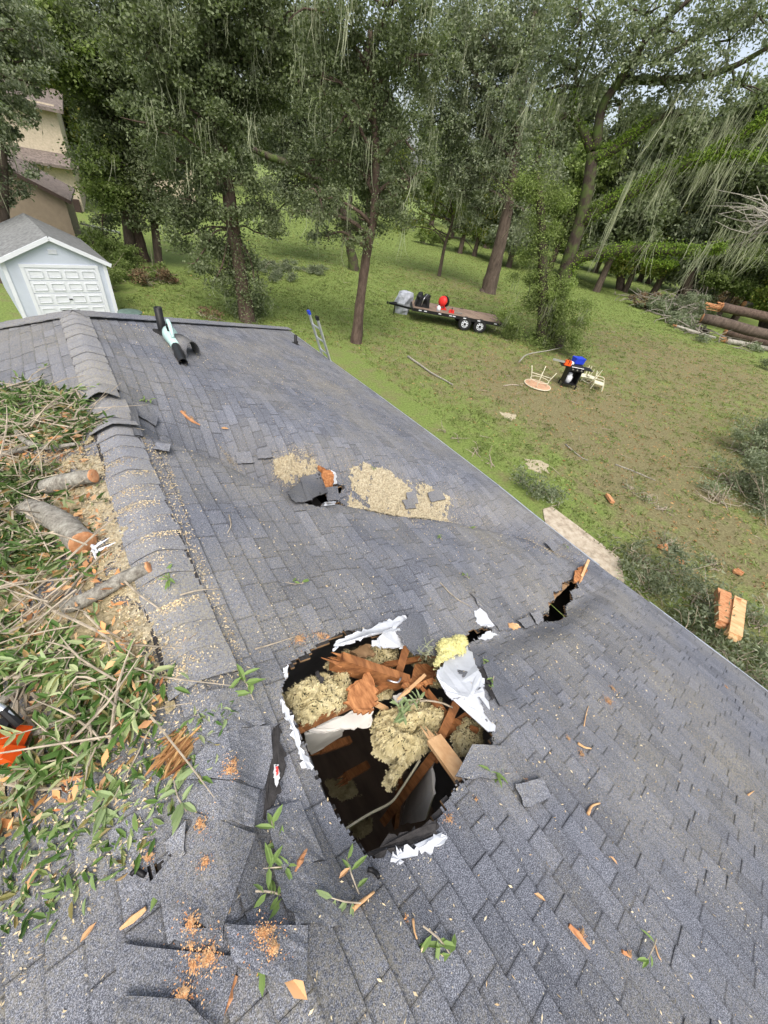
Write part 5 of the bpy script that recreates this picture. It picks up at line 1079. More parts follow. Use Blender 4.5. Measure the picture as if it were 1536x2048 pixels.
def brush(name, lab, pts, n, L, sp, mat='twig', r=.02):
    mb = MB(); c0 = onz(*pts[0][:2])
    for i in range(n):
        px, py, h = pts[i % len(pts)]; p = onz(px, py) + rng.normal(0, sp, 3) * [1, 1, 0]; p[2] = rng.uniform(.03, h); d = rdir(1, .35, .15)[0] * L * rng.uniform(.4, 1.2); mb.tube([p, p + d * .5 + rng.normal(0, .08, 3) * L, p + d + rng.normal(0, .1, 3) * L], [r, r * .7, r * .25], 4, sub=2)
    return tag(mb.build(name, M[mat]), lab, 'brush', kind='stuff')
brush('brush', 'grey heap of cut branches tapering left from the log pile', [(1300, 618, 1.0), (1330, 630, 1.4), (1360, 642, 1.6), (1380, 665, .7), (1410, 676, .5), (1350, 650, .9), (1275, 612, .7), (1360, 625, 2.0), (1430, 606, 2.6), (1400, 606, 2.4), (1490, 606, 3.0)], 230, 2.2, 1.2, 'bark', .045)
bush('leafy green heap of cut branches left of the splintered logs', GB((1330, 630, 2.0, .6), (1370, 640, 2.2, .65), (1300, 622, 1.5, .5), (1360, 660, 1.0, .4), (1350, 650, 1.6, .4), (1400, 684, .7, .35), (1440, 606, 2.2, .8), (1390, 612, 2.0, .8), (1500, 700, 1.0, .3)), 'greyleaf', L=.15, Wd=.06, dens=110, stems=40, sub=.35)
bush('reddish dead leaf mound at the left tip of the branch heap', GB((1278, 614, 1.3, .5), (1300, 612, 1.3, .55)), 'brownbrush', L=.14, Wd=.07)
bush('tall brown brush heap behind the logs', GB((1450, 612, 2.6, .9), (1420, 606, 2.2, .8), (1490, 612, 2.4, .9)), 'brownbrush', L=.14, Wd=.05, dens=90, stems=40)
# things on the lawn
def stick(lab, P, r, mat='twig', name='stick', cat='stick', zs=None):
    Q = np.array([onz(*p) + [0, 0, r + (zs or 0)] for p in P]); mb = MB(); mb.tube(Q, np.linspace(r, r * .5, len(Q)), 6, .08, sub=3); tag(mb.build(name, M[mat], None, True, Q.mean(0)), lab, cat)
stick('long pale dead branch lying on the lawn between the ladder and the grill', [(815, 715), (840, 732), (862, 748), (888, 762), (905, 772)], .05, 'lichenbark')
stick('pale stick left of the overturned patio table', [(1007, 773), (1025, 771), (1044, 773)], .035, 'twig')
stick('forked pale branch on the brown lawn above the path', [(1130, 890), (1160, 915), (1175, 922)], .025, 'lichenbark')
stick('long thin branch lying beside the grey strip of cut brush', [(1230, 930), (1270, 945), (1310, 962)], .022, 'lichenbark')
stick('curved grey branch arching by the foot of the oak bush', [(1034, 735), (1050, 720), (1090, 712), (1120, 705)], .04, 'lichenbark', zs=.25)
stick('twisted bare branch below the near eave', [(1440, 1240), (1440, 1290), (1470, 1330), (1490, 1350)], .02, 'lichenbark')
def slabwood(lab, P, h, mat='palewood', name='split_log'):
    a, b = onz(*P[0], h), onz(*P[1], h); d = nrm((b - a)[None])[0]; mb = MB(); w = P[2]
    mb.beam(a, b, w, w * .6, (.3, .2, 1)); [mb.beam(a + rng.normal(0, w * .3, 3), a + rng.normal(0, w * .3, 3) + d * np.linalg.norm(b - a) * rng.uniform(.4, .9) , w * .35, w * .3, (.1, .4, 1)) for _ in range(6)]
    tag(mb.build(name, M[mat], None, False, (a + b) / 2), lab, 'wood')
slabwood('thick pale split slab of trunk lying below the near eave', ((1468, 1272), (1478, 1200), .20), .72)
slabwood('orange splintered slab beside the thick pale one', ((1448, 1250), (1445, 1185), .24), .64, 'orangewood')
slabwood('small orange wood chunk on the lawn left of the slabs', ((1320, 1092), (1338, 1100), .14), .08, 'orangewood')
slabwood('orange strip of bark on the brown lawn near the path', ((1215, 990), (1225, 1005), .12), .08, 'orangewood')
slabwood('thin orange bark strip right of the near lawn', ((1470, 1140), (1485, 1150), .10), .08, 'orangewood')
slabwood('long reddish bark strip on the near lawn', ((1345, 1110), (1372, 1130), .12), .08, 'orangewood')
rngpts = randpoly(LAWNPOLY, 900); mb = MB()
for p in rngpts:
    r_ = math.hypot(*p)
    if r_ > 38: continue
    a = rng.uniform(0, 6.28); l = rng.uniform(.1, .55); d = np.array([math.cos(a), math.sin(a), rng.uniform(0, .15)]); q_ = np.array([p[0], p[1], .02]); mb.tube([q_, q_ + d * l * .5 + rng.normal(0, .03, 3) * [1, 1, .2], q_ + d * l], [.010, .008, .003], 4)
tag(mb.build('fallen_twigs', M['twig']), 'small dead twigs strewn over the lawn', 'twigs', kind='stuff')
def sandpatch(px, py, r):
    c = onz(px, py, .02); k = 20; an = np.arange(k) / k * 2 * PI; mb = MB(); R_ = r * rng.uniform(.5, 1.2, k); mb.slab(c + np.stack([np.cos(an) * R_, np.sin(an) * R_, 0 * an], 1), .03); tag(mb.build('sawdust_patch', M['dust']), kind='structure')
sandpatch(1018, 832, .35); sandpatch(1075, 930, .40)
# ---------------------------------------------------------------- loose shingles and chips on the roof
def loose(label, P, tilt=(0, 0, 0, 0), off=.018, mat='shingle', th=.006, name='loose_shingle', cat='shingle', bend=.0):
    Q = np.array([onroof(px, py, off + t) for (px, py), t in zip(P, tilt)]); n = 7; u = np.linspace(0, 1, n); mb = MB()
    g = (Q[0][None, None] * (1 - u)[:, None, None] * (1 - u)[None, :, None] + Q[1][None, None] * (1 - u)[:, None, None] * u[None, :, None] + Q[2][None, None] * u[:, None, None] * u[None, :, None] + Q[3][None, None] * u[:, None, None] * (1 - u)[None, :, None])
    zr = zroof(g[..., 0], g[..., 1]) + off; g[..., 2] = np.maximum(g[..., 2], zr) + bend * np.sin(PI * u)[:, None] + rng.normal(0, .0015, (n, n))
    g[:, 0, :2] += rng.normal(0, .004, (n, 2)); g[-1, :, :2] += rng.normal(0, .004, (n, 2))
    t = g.reshape(-1, 3); b = t - [0, 0, th]; idx = np.arange(n * n).reshape(n, n)
    q = np.stack([idx[:-1, :-1], idx[:-1, 1:], idx[1:, 1:], idx[1:, :-1]], -1).reshape(-1, 4); V = np.vstack([t, b]); mb.add(V, q); mb.add(V, (q + n * n)[:, ::-1], 1)
    rim = np.concatenate([idx[0, :-1], idx[:-1, -1], idx[-1, :0:-1], idx[:0:-1, 0]]); r2 = np.roll(rim, -1); mb.add(V, np.stack([rim, rim + n * n, r2 + n * n, r2], 1), 1)
    o = mb.build(name, [M[mat], M['felt']], None, False, t.mean(0)); return tag(o, label, cat, 'torn shingles lying loose on the damaged roof')
LS = [
 ('torn shingle overlapping the last ridge cap above the leaf pile', [(385, 1392), (500, 1372), (532, 1450), (408, 1472)], (0, .01, .02, .01)),
 ('square shingle second below the ridge cap with an orange scuff', [(404, 1462), (541, 1450), (546, 1516), (418, 1502)], (.01, .03, .03, .0)),
 ('shingle below the scuffed square one, its right edge over the crease', [(410, 1492), (545, 1512), (528, 1580), (372, 1556)], (.02, .03, .02, .01)),
 ('shingle beside the small puncture with a curled right corner', [(372, 1556), (520, 1578), (508, 1650), (365, 1640)], (.03, .03, .03, .01)),
 ('wide dark blue shingle below the small puncture, tilted down', [(398, 1628), (512, 1668), (442, 1866), (292, 1782)], (.015, .03, .045, .03)),
 ('small shingle scrap folded at the right of the small puncture', [(325, 1690), (372, 1640), (366, 1710), (340, 1712)], (.03, .05, .02, .01)),
 ('shingle with a big orange scuff left of the crease end', [(358, 1856), (446, 1856), (446, 1888), (346, 1880)], (.03, .03, .03, .02)),
 ('square shingle with orange scuff and a gouge below the crease', [(446, 1850), (616, 1850), (614, 1962), (480, 1936)], (.012, .012, .05, .05)),
 ('largest lifted shingle at the bottom edge with three orange scuffs', [(242, 1888), (480, 1914), (440, 2060), (210, 2060)], (.015, .015, .05, .05)),
 ('shingle strip right of the leafy crease', [(532, 1620), (600, 1600), (650, 1720), (560, 1740)], (.02, .0, .0, .02)),
 ('shingle strip lower right of the leafy crease', [(548, 1740), (655, 1722), (690, 1850), (590, 1850)], (.015, .0, .0, .01)),
 ('dark underside of a turned shingle at the bottom edge', [(250, 1990), (370, 1998), (440, 2070), (225, 2070)], (.06, .06, .08, .08)),
 ('flipped square shingle with an orange scuff right of the hole', [(1030, 1570), (1085, 1555), (1104, 1594), (1050, 1613)], (.02, .03, .02, .01)),
 ('bent shingle at the lower right rim of the hole', [(910, 1555), (945, 1488), (1012, 1492), (1010, 1560)], (.01, .04, .02, .02)),
 ('dark shingle strip along the right rim of the hole', [(965, 1330), (985, 1320), (1035, 1395), (1000, 1412)], (.02, .02, .01, .02)),
 ('lifted shingle right of the ridge break', [(275, 815), (318, 832), (312, 852), (272, 828)], (.03, .06, .02, .02)),
 ('thin shingle raised beside the ridge below the break', [(312, 885), (342, 888), (338, 903), (308, 896)], (.02, .05, .05, .02)),
 ('dark bent cap shingle beside the ridge break', [(255, 806), (272, 812), (285, 872), (266, 868)], (.06, .03, .02, .04)),
 ('first small shingle lifted at the top of the dent', [(470, 905), (500, 902), (508, 925), (474, 928)], (.03, .05, .03, .01)),
 ('second small shingle lifted at the top of the dent', [(512, 898), (540, 892), (545, 914), (515, 918)], (.04, .06, .04, .03)),
 ('tilted pair of dark shingles standing in the dent beside the splinter', [(600, 955), (640, 945), (655, 985), (615, 1000)], (.10, .12, .02, .02)),
 ('dark shingle leaning left in the dent under the sawdust', [(575, 985), (605, 960), (625, 1000), (590, 1006)], (.06, .08, .02, .03)),
 ('dark shingle hanging in the dent right of the splinter', [(650, 975), (675, 972), (680, 1005), (655, 1008)], (.04, .04, -.05, -.05)),
 ('shingle poking out of the sawdust field, left one', [(812, 985), (830, 982), (838, 1006), (818, 1010)], (.05, .06, .02, .02)),
 ('shingle poking out of the sawdust field, right one', [(855, 985), (880, 978), (892, 998), (862, 1004)], (.06, .07, .03, .02)),
 ('shingle poking out of the sawdust field, lowest one', [(805, 1000), (828, 996), (832, 1016), (812, 1018)], (.05, .06, .02, .02)),
 ('small shingle tooth left of the eave crack', [(1035, 1240), (1060, 1232), (1072, 1250), (1050, 1256)], (.03, .04, .02, .01)),
 ('second shingle tooth left of the eave crack', [(1062, 1226), (1080, 1222), (1088, 1242), (1074, 1248)], (.02, .04, .03, .01)),
 ('broken shingle piece raised above the eave break', [(1090, 1085), (1105, 1078), (1118, 1094), (1108, 1104)], (.05, .06, .02, .01)),
]
for lab, P, t in LS: loose(lab, P, t, mat=('shingle', 'shingle_blue', 'shingle')[len(lab) % 3] if 'dark' not in lab else 'shingle_old', th=.008)
# arched shingle slab with cut end thrown up in the middle dent: the splintered orange board
solid('broken_board', 'orange splintered board with white edge standing in the dent', 'board', [onroof(636, 930, .12), onroof(666, 945, .14), onroof(668, 962, .10), onroof(655, 985, .02), onroof(648, 965, .06)], .03, 'osb', .012)
solid('underlayment_scrap', 'white scrap hanging beside the splintered board in the dent', 'scrap', [onroof(662, 940, .14), onroof(672, 946, .13), onroof(674, 966, .05), onroof(666, 968, .05)], .006, 'membrane', .005)
solid('underlayment_scrap', 'thin white scrap at the lower lip of the dent', 'scrap', [onroof(650, 1004, .03), onroof(672, 1002, .03), onroof(670, 1009, .03), onroof(648, 1011, .03)], .006, 'membrane', .003)
solid('broken_board', 'orange sliver of wood showing under the raised ridge caps', 'board', [onroof(249, 812, .05), onroof(256, 812, .06), onroof(257, 832, .03), onroof(251, 832, .03)], .01, 'osb', .003)
ROOFOFF = .022
def onr(xy, off=ROOFOFF): return np.stack([xy[:, 0], xy[:, 1], zroof(xy[:, 0], xy[:, 1]) + off], 1)
# ---- sawdust
def dustlayer(poly, cell=.014, h=.035, thr=.42):
    Pq = np.array([onroof(*p)[:2] for p in poly]); lo, hi = Pq.min(0), Pq.max(0); xs = np.arange(lo[0], hi[0], cell); ys = np.arange(lo[1], hi[1], cell)
    X, Y = np.meshgrid(xs, ys, indexing='ij'); nz = sum(a * np.sin(X * f + p) * np.sin(Y * g + q) for a, f, g, p, q in ((.5, 7, 6, 1, 2), (.4, 15, 17, 0, 1), (.35, 31, 27, 2, 0), (.3, 61, 57, 3, 1))) + rng.normal(0, .15, X.shape)
    dd_ = np.full(X.shape, 9.0)
    for i in range(len(Pq)):
        p, r = Pq[i], Pq[(i + 1) % len(Pq)]; e = r - p; t = np.clip(((X - p[0]) * e[0] + (Y - p[1]) * e[1]) / (e @ e), 0, 1); dd_ = np.minimum(dd_, np.hypot(X - p[0] - t * e[0], Y - p[1] - t * e[1]))
    nz = nz - 1.3 * np.exp(-dd_ / .06); ok = inpoly(X, Y, Pq) & (nz > thr - .4) & ~inhole(X, Y); ok = ok[:-1, :-1]
    Z = zroof(X, Y) + .018 + h * np.clip(nz, 0, 1) + rng.normal(0, .004, X.shape); idx = np.arange(X.size).reshape(X.shape)
    mb = MB(); mb.add(np.stack([X, Y, Z], -1).reshape(-1, 3), np.stack([idx[:-1, :-1], idx[1:, :-1], idx[1:, 1:], idx[:-1, 1:]], -1)[ok]); return mb
def chips(poly, n, L=(.005, .018), mat=None, mb=None, h=.03, edge=0.0):
    Pq = np.array([onroof(*p)[:2] for p in poly]); xy = randpoly(Pq, n) + rng.normal(0, edge, (n, 2)); xy = xy[~inhole(xy[:, 0], xy[:, 1])]; n = len(xy); C = onr(xy, .015); C[:, 2] += rng.random(n) ** 2 * h
    L = rng.uniform(*L, n); mb = mb or MB(); mb.diamonds(C, rdir(n, .35), rdir(n, .5, .9), L, L * rng.uniform(.2, .5, n)); return mb
SD1 = [(205, 905), (250, 920), (262, 1000), (290, 1090), (340, 1130), (330, 1200), (400, 1330), (370, 1400), (330, 1380), (280, 1330), (230, 1400), (180, 1300), (230, 1200), (140, 1110), (120, 1000), (40, 960), (90, 890)]
SD2 = [(545, 925), (580, 905), (625, 910), (640, 935), (635, 960), (600, 965), (585, 985), (550, 960)]
SD3 = [(690, 930), (730, 925), (780, 940), (840, 965), (905, 990), (915, 1040), (860, 1046), (790, 1035), (720, 1020), (690, 990)]
for poly, n, lab, thr, hh in ((SD1, 9000, 'cream sawdust spread along the left of the ridge cap', -.15, .03), (SD2, 2600, 'thick sawdust heap on the left of the dent', -.4, .06), (SD3, 5200, 'broad sawdust field on the right of the dent', -.25, .03)):
    tag(dustlayer(poly, h=hh, thr=thr).build('sawdust', M['dust'], None, True), lab, 'sawdust', kind='stuff')
mb = MB(); chips(SD1, 9000, mb=mb, edge=.04); chips(SD2, 3000, mb=mb, edge=.04, h=.09); chips(SD3, 7000, mb=mb, edge=.12, h=.04); chips([(500, 900), (640, 890), (940, 1000), (1000, 1050), (900, 1045), (560, 980)], 2600, mb=mb, h=.01)
chips([(0, 830), (200, 800), (430, 1380), (300, 1700), (0, 2048)], 9000, mb=mb, h=.02)
chips([(200, 640), (600, 700), (1000, 1040), (1400, 1400), (1536, 2048), (0, 2048), (300, 1700), (430, 1300), (260, 900)], 7000, (.006, .02), mb=mb, h=.004)
chips([(250, 860), (330, 900), (400, 1100), (500, 1340), (470, 1350), (330, 1040)], 1800, (.006, .02), mb=mb, h=.006)
chips([(1060, 1060), (1160, 1100), (1170, 1130), (1120, 1120), (1040, 1090)], 900, mb=mb)
chips([(430, 880), (470, 925), (490, 950), (460, 930)], 300, mb=mb)
for yc in CAPY:
    n = int(rng.choice([15, 40, 90, 220, 380])); a = np.clip(rng.normal(rng.uniform(-.7, .5), .5, n), -1, 1); x = RX + a * .14; yy = yc + np.abs(rng.normal(0, rng.uniform(.012, .06), n)) * -1 + .004 - .02 * (1 - a**2)
    C = np.stack([x, yy, zroof(np.full(n, RX), yy) - SL * .1425 * np.abs(a) ** 1.25 + .034], 1); L = rng.uniform(.004, .014, n); mb.diamonds(C, rdir(n, .2), rdir(n, .3, 1), L, L * .5)
tag(mb.build('wood_chips', M['sawdust']), 'fine pale saw chips sprinkled over the grey shingles', 'wood chips', kind='stuff')
mb = MB(); mbo = MB()
def scuff(px, py, r, n, pale=False):
    n = int(n * 1.8); r = r * .85; c = onroof(px, py); up_ = .045 * (px < 640 and py > 1800) + (.030 if px < 640 and py > 1400 else .0215)
    g_ = np.arange(-2.2 * r, 2.2 * r, .005); X, Y = np.meshgrid(c[0] + g_, c[1] + g_, indexing='ij'); f1, f2 = rng.uniform(60, 110, 2); p1, p2 = rng.uniform(0, 6, 2)
    nz = np.sin(X * f1 + p1) * np.sin(Y * f2 + p2) * .5 + rng.normal(0, .35, X.shape) - ((X - c[0]) ** 2 / 1.2 + (Y - c[1]) ** 2) / r**2 * .8
    ix = np.arange(X.size).reshape(X.shape); ok = ((nz > -.05) & ~inhole(X, Y))[:-1, :-1]
    mbo.add(np.stack([X, Y, zroof(X, Y) + up_ + rng.normal(0, .0012, X.shape)], -1).reshape(-1, 3), np.stack([ix[:-1, :-1], ix[1:, :-1], ix[1:, 1:], ix[:-1, 1:]], -1)[ok])
    a_ = rng.uniform(0, 6.28); r_ = r * rng.gamma(1.2, .75, n) * (.6 + .5 * np.sin(rng.uniform(0, 6.28, n) * 1)); t_ = rng.uniform(0, 6.28, n); xy = c[:2] + np.stack([np.cos(t_) * r_, np.sin(t_) * r_ * .75], 1) @ np.array([[math.cos(a_), math.sin(a_)], [-math.sin(a_), math.cos(a_)]]); xy = xy[~inhole(xy[:, 0], xy[:, 1])]; C = onr(xy, .03 if px < 640 and py > 1400 else .018); C[:, 2] += .045 * (px < 640 and py > 1800); L = rng.uniform(.002, .009, len(xy)); mb.diamonds(C, rdir(len(xy), .3), rdir(len(xy), .4, 1), L, L * .5)
for s in ((395, 1930, .03, 260), (425, 1915, .035, 300), (372, 1992, .03, 200), (530, 1868, .035, 320), (545, 1900, .03, 120), (402, 1650, .03, 160), (462, 1545, .025, 220), (470, 1530, .02, 80), (412, 1728, .02, 140), (388, 1850, .03, 240), (1055, 1578, .028, 240), (950, 1600, .012, 60), (895, 1640, .02, 120), (640, 1275, .03, 160), (600, 1282, .035, 240), (655, 1278, .02, 100), (425, 1332, .035, 260), (1160, 1870, .02, 70), (300, 1716, .02, 140), (1255, 1908, .012, 40), (810, 1835, .01, 20), (370, 828, .02, 60), (385, 840, .03, 80), (1215, 1405, .04, 240), (1225, 1380, .03, 120), (1450, 1375, .03, 80), (1160, 1510, .03, 70), (1135, 1480, .02, 40), (390, 1895, .015, 40)): scuff(*s)
tag(mbo.build('orange_dust', M['orangedust']), 'smears of orange wood powder on the shingles', 'sawdust', kind='stuff')
tag(mb.build('bark_dust', M['orangechip']), 'orange bark dust ground into scuffs on the shingles', 'bark dust', kind='stuff')
LPD = [(-80, 815), (80, 800), (165, 806), (200, 860), (205, 905), (230, 1000), (300, 1200), (340, 1330), (380, 1390), (320, 1470), (200, 1560), (100, 1650), (-80, 1740)]
tag(dustlayer(LPD, h=.03, thr=.25, cell=.02).build('sawdust', M['litterdust'], None, True), 'tan sawdust and crumbled leaves lying under the green litter', 'sawdust', kind='stuff')
# ---- leaf litter and twigs over the left slope
LP = [(-60, 800), (80, 792), (165, 800), (200, 850), (150, 905), (205, 930), (150, 960), (175, 1060), (215, 1120), (250, 1180), (200, 1230), (270, 1330), (340, 1320), (380, 1385), (300, 1400), (330, 1470), (280, 1500), (200, 1530), (110, 1580), (40, 1620), (-60, 1650)]
LPxy = np.array([onroof(*p)[:2] for p in LP])
def clusters(mb, n_tw, poly=None, xy=None, hmax=.16, nl=(8, 16), Lr=(.04, .088), twmb=None, spread=.05):
    xy = randpoly(poly, n_tw) if xy is None else xy
    for p in xy:
        c = np.array([p[0], p[1], float(zroof(p[0], p[1])) + .03 + random.random() ** 1.6 * hmax]); a = random.uniform(0, 2 * PI); d = np.array([math.cos(a), math.sin(a), random.uniform(-.35, .3)]); k = random.randint(*nl); ln = random.uniform(.10, .24)
        t = rng.uniform(.1, 1, k); C = c + d * ln * t[:, None] + rng.normal(0, .004, (k, 3)); D = nrm(d * .8 + rdir(k, .7) * .9); C[:, 2] = np.maximum(C[:, 2], zroof(C[:, 0], C[:, 1]) + .02)
        mb.leaves(C, D, rdir(k, .5, 1.1), rng.uniform(*Lr, k), rng.uniform(*Lr, k) * .26, rng.uniform(.1, .4))
        if twmb is not None: twmb.tube([c - d * .03, c + d * ln * .5 + rng.normal(0, .008, 3), c + d * ln], [.0035, .0028, .0015], 4)
mb, tw = MB(), MB(); 
SAWXY = onroof(20, 1475, .05)[:2]; LOGXY = np.array([onroof(*p)[:2] for p in ((150, 1080), (110, 1050), (170, 955), (270, 1150), (210, 1180), (150, 1205))])
def patchy(xy, t): return xy[(np.hypot(*(xy - SAWXY).T) > .20) & (np.min(np.hypot(xy[:, None, 0] - LOGXY[None, :, 0], xy[:, None, 1] - LOGXY[None, :, 1]), 1) > .11) & (np.sin(xy[:, 0] * 5.1 + 1) * np.sin(xy[:, 1] * 4.3) + .6 * np.sin(xy[:, 0] * 11 + xy[:, 1] * 9) + rng.normal(0, .35, len(xy)) > t) & ~(inpoly(xy[:, 0], xy[:, 1], np.array([onroof(*p)[:2] for p in SD1])) & (rng.random(len(xy)) < .93))]
clusters(mb, 0, xy=patchy(randpoly(LPxy, 1500), .22), twmb=tw, hmax=.12)
xy = patchy(randpoly(LPxy, 6000), -.2); n = len(xy); C = onr(xy, .02); C[:, 2] += rng.random(n) ** 2 * .08; L = rng.uniform(.03, .085, n); mb.leaves(C, rdir(n, .35), rdir(n, .5, 1), L, L * .27)
EDGE = np.array([onroof(*p)[:2] for p in ((330, 1470), (480, 1400), (420, 1560), (200, 1800), (0, 1900), (0, 1680), (200, 1560))]); n = 420; xy = randpoly(EDGE, n); L = rng.uniform(.02, .06, n); mb.leaves(onr(xy, .02), rdir(n, .15), rdir(n, .2, 1), L, L * .3)
TL = np.array([onroof(*p)[:2] for p in ((0, 800), (90, 790), (170, 795), (165, 810), (0, 830))])
tag(mb.build('leaf_debris', M['roofleaf']), 'thick litter of green laurel leaves covering the left roof slope', 'leaf litter', kind='stuff')
SD1XY = np.array([onroof(*p)[:2] for p in SD1])
for i in range(430):
    p = randpoly(LPxy, 1)[0]
    if inpoly(p[:1], p[1:], SD1XY)[0] and random.random() < .85: continue
    c = np.array([*p, float(zroof(*p)) + random.uniform(.02, .14)]); d = rdir(1, .3)[0] * random.uniform(.1, .55); f_ = random.uniform(.5, 1.5); tw.tube([c, c + d * .5 + rng.normal(0, .02, 3), c + d], [.005 * f_, .004 * f_, .0015], 5, sub=2)
tag(tw.build('twig_litter', M['twig']), 'thin bare twigs tangled among the leaves on the left slope', 'twigs', kind='stuff')
mb = MB(); chips([(-40, 900), (150, 830), (220, 1100), (340, 1400), (250, 1560), (0, 1700)], 1500, (.02, .07), mb=mb, h=.08); tag(mb.build('bark_litter', M['orangechip']), 'brown bark flakes lying among the leaves on the left slope', 'bark', kind='stuff')
# ---- cut logs and branches on the left slope
def roofpt(px, py, off): return onroof(px, py, off)
def logon(lab, pts, r, mat='lichenbark', cat='log', name='cut_log', cut=None, n=12):
    P = np.array([roofpt(*p) for p in pts]); root = empty(name, P[0], lab, cat); mb = MB(); mb.tube(P, r, n, .05, sub=4, capmi=0); part(mb, 'bark', M[mat], root, True)
    if cut is not None:
        i = 0 if cut == 0 else -1; d = nrm((P[0] - P[1] if cut == 0 else P[-1] - P[-2])[None])[0]; rr = r[i]; mb = MB()
        mb.lathe(P[i], [(rr * .98, -.004), (rr * .99, .008), (rr * .7, .012), (rr * .4, .012), (0, .014)], 16, d); part(mb, 'cut_face', M['orangewood'], root)
    return root
lg = logon('thick short log with a wide orange sawn face beside the ridge cap', [(165, 1085, .09), (135, 1055, .09), (95, 1030, .08), (55, 1015, .06)], [.068, .070, .068, .064], cut=0)
mb = MB(); c = roofpt(190, 1098, .06)
for i in range(9): mb.tube([c + rng.normal(0, .015, 3), c + np.array([.03, -.02, .0]) + rng.normal(0, .03, 3)], [.01, .002], 4)
part(mb, 'splinter', M['white'], lg, label='pale splintered tear at the cut')
logon('half buried log with an oval orange cut nearer the ridge break', [(186, 952, .09), (140, 960, .09), (90, 975, .08)], [.044, .050, .052], cut=0)
logon('long lichen covered branch lying across the ridge sawdust', [(296, 1135, .05), (245, 1158, .06), (190, 1190, .06), (130, 1215, .05)], [.032, .036, .036, .038], cut=0, name='cut_branch', cat='branch')
logon('pale crooked branch curving in from the left edge near the top of the litter', [(-30, 820, .06), (20, 838, .08), (45, 878, .08), (90, 895, .08), (150, 888, .06)], [.028, .026, .022, .02, .012], name='cut_branch', cat='branch', n=8)
logon('pale thin branch below the crooked one at the left edge', [(-20, 915, .05), (20, 905, .06), (60, 893, .06)], [.02, .018, .014], name='cut_branch', cat='branch', n=8)
logon('grey branch stub pointing out of the leaves above the orange chainsaw', [(-10, 1410, .05), (25, 1385, .07), (50, 1362, .05)], [.022, .02, .016], name='cut_branch', cat='branch', n=8)
logon('thin dead twig crossing the ridge cap below the long branch', [(360, 1190, .06), (400, 1180, .06), (445, 1178, .03)], [.005, .004, .002], name='twig', cat='twig', n=5, mat='twig')
logon('lichen covered forked stick above the chainsaw', [(70, 1468, .06), (120, 1440, .07), (160, 1425, .05)], [.012, .014, .012], name='cut_branch', cat='branch', n=7)
# ---- chainsaw at the left edge
c = roofpt(8, 1490, .15); ax = nrm((roofpt(60, 1478, .15) - c)[None])[0]; ay = nrm(np.cross([0, 0, 1.0], ax)[None])[0]; RC = np.stack([ax, ay, np.cross(ax, ay)], 1); RC = RC * .78; q = lambda x, y, z: c + RC @ np.array([x, y, z])
sw = empty('chainsaw', c, 'orange chainsaw with silver front handle half out of frame in the leaves', 'chainsaw')
mb = MB(); mb.box(q(-.10, 0, .0), (.30, .19, .12), RC, taper=.8); mb.box(q(.03, -.05, .0), (.10, .08, .09), RC, taper=.7); part(mb, 'body', M['orange'], sw)
mb = MB(); mb.box(q(-.12, .0, .075), (.2, .13, .06), RC, taper=.8); mb.box(q(.0, .07, .06), (.12, .05, .05), RC); part(mb, 'engine_cover', M['black'], sw)
mb = MB(); mb.box(q(.0, .02, .115), (.09, .05, .035), RC); part(mb, 'air_filter_cap', M['orange'], sw)
mb = MB(); mb.tube([q(-.14, .10, .02), q(-.10, .13, .13), q(-.02, .14, .17), q(.05, .11, .14), q(.085, .06, .05)], .014, 8, sub=4); part(mb, 'handle', M['alu'], sw, True); mb = MB(); mb.tube([q(.05, .11, .14), q(.085, .06, .05)], .017, 8); part(mb, 'handle_grip', M['black'], sw)
mb = MB(); mb.box(q(-.40, -.02, .0), (.35, .012, .06), RC); part(mb, 'bar', M['steel'], sw)
# ---- single sprigs, leaves, chips, twigs lying on the shingles
def sprig(label, px, py, n, L, r=.05, ang=None, mat='freshleaf', off=.03, stem=.12):
    c = onroof(px, py, off); root = empty('leafy_sprig', c, label, 'sprig', 'leafy sprigs dropped on the shingles'); a = random.uniform(0, 6.28) if ang is None else ang; d = np.array([math.cos(a), math.sin(a), -.3 * math.copysign(1, math.cos(a)) if c[0] > 0 else .1]); d = nrm(d[None])[0]
    mb = MB(); mb.tube([c - d * stem * .5, c + rng.normal(0, .006, 3), c + d * stem * .5], [.003, .003, .0015], 5, sub=2); part(mb, 'stem', M['twig'], root)
    for i in range(n):
        t = rng.uniform(-.35, .5); C = c + d * stem * t; D = nrm(d * .5 + rdir(1, .25)[0] * 1.0); mb = MB(); mb.leaves((C + [0, 0, .006])[None], D[None], nrm(np.array([[rng.normal(0, .3) + .3, rng.normal(0, .3), 1]])), L * rng.uniform(.7, 1.2), L * rng.uniform(.22, .32), .25); part(mb, 'leaf', M[mat], root)
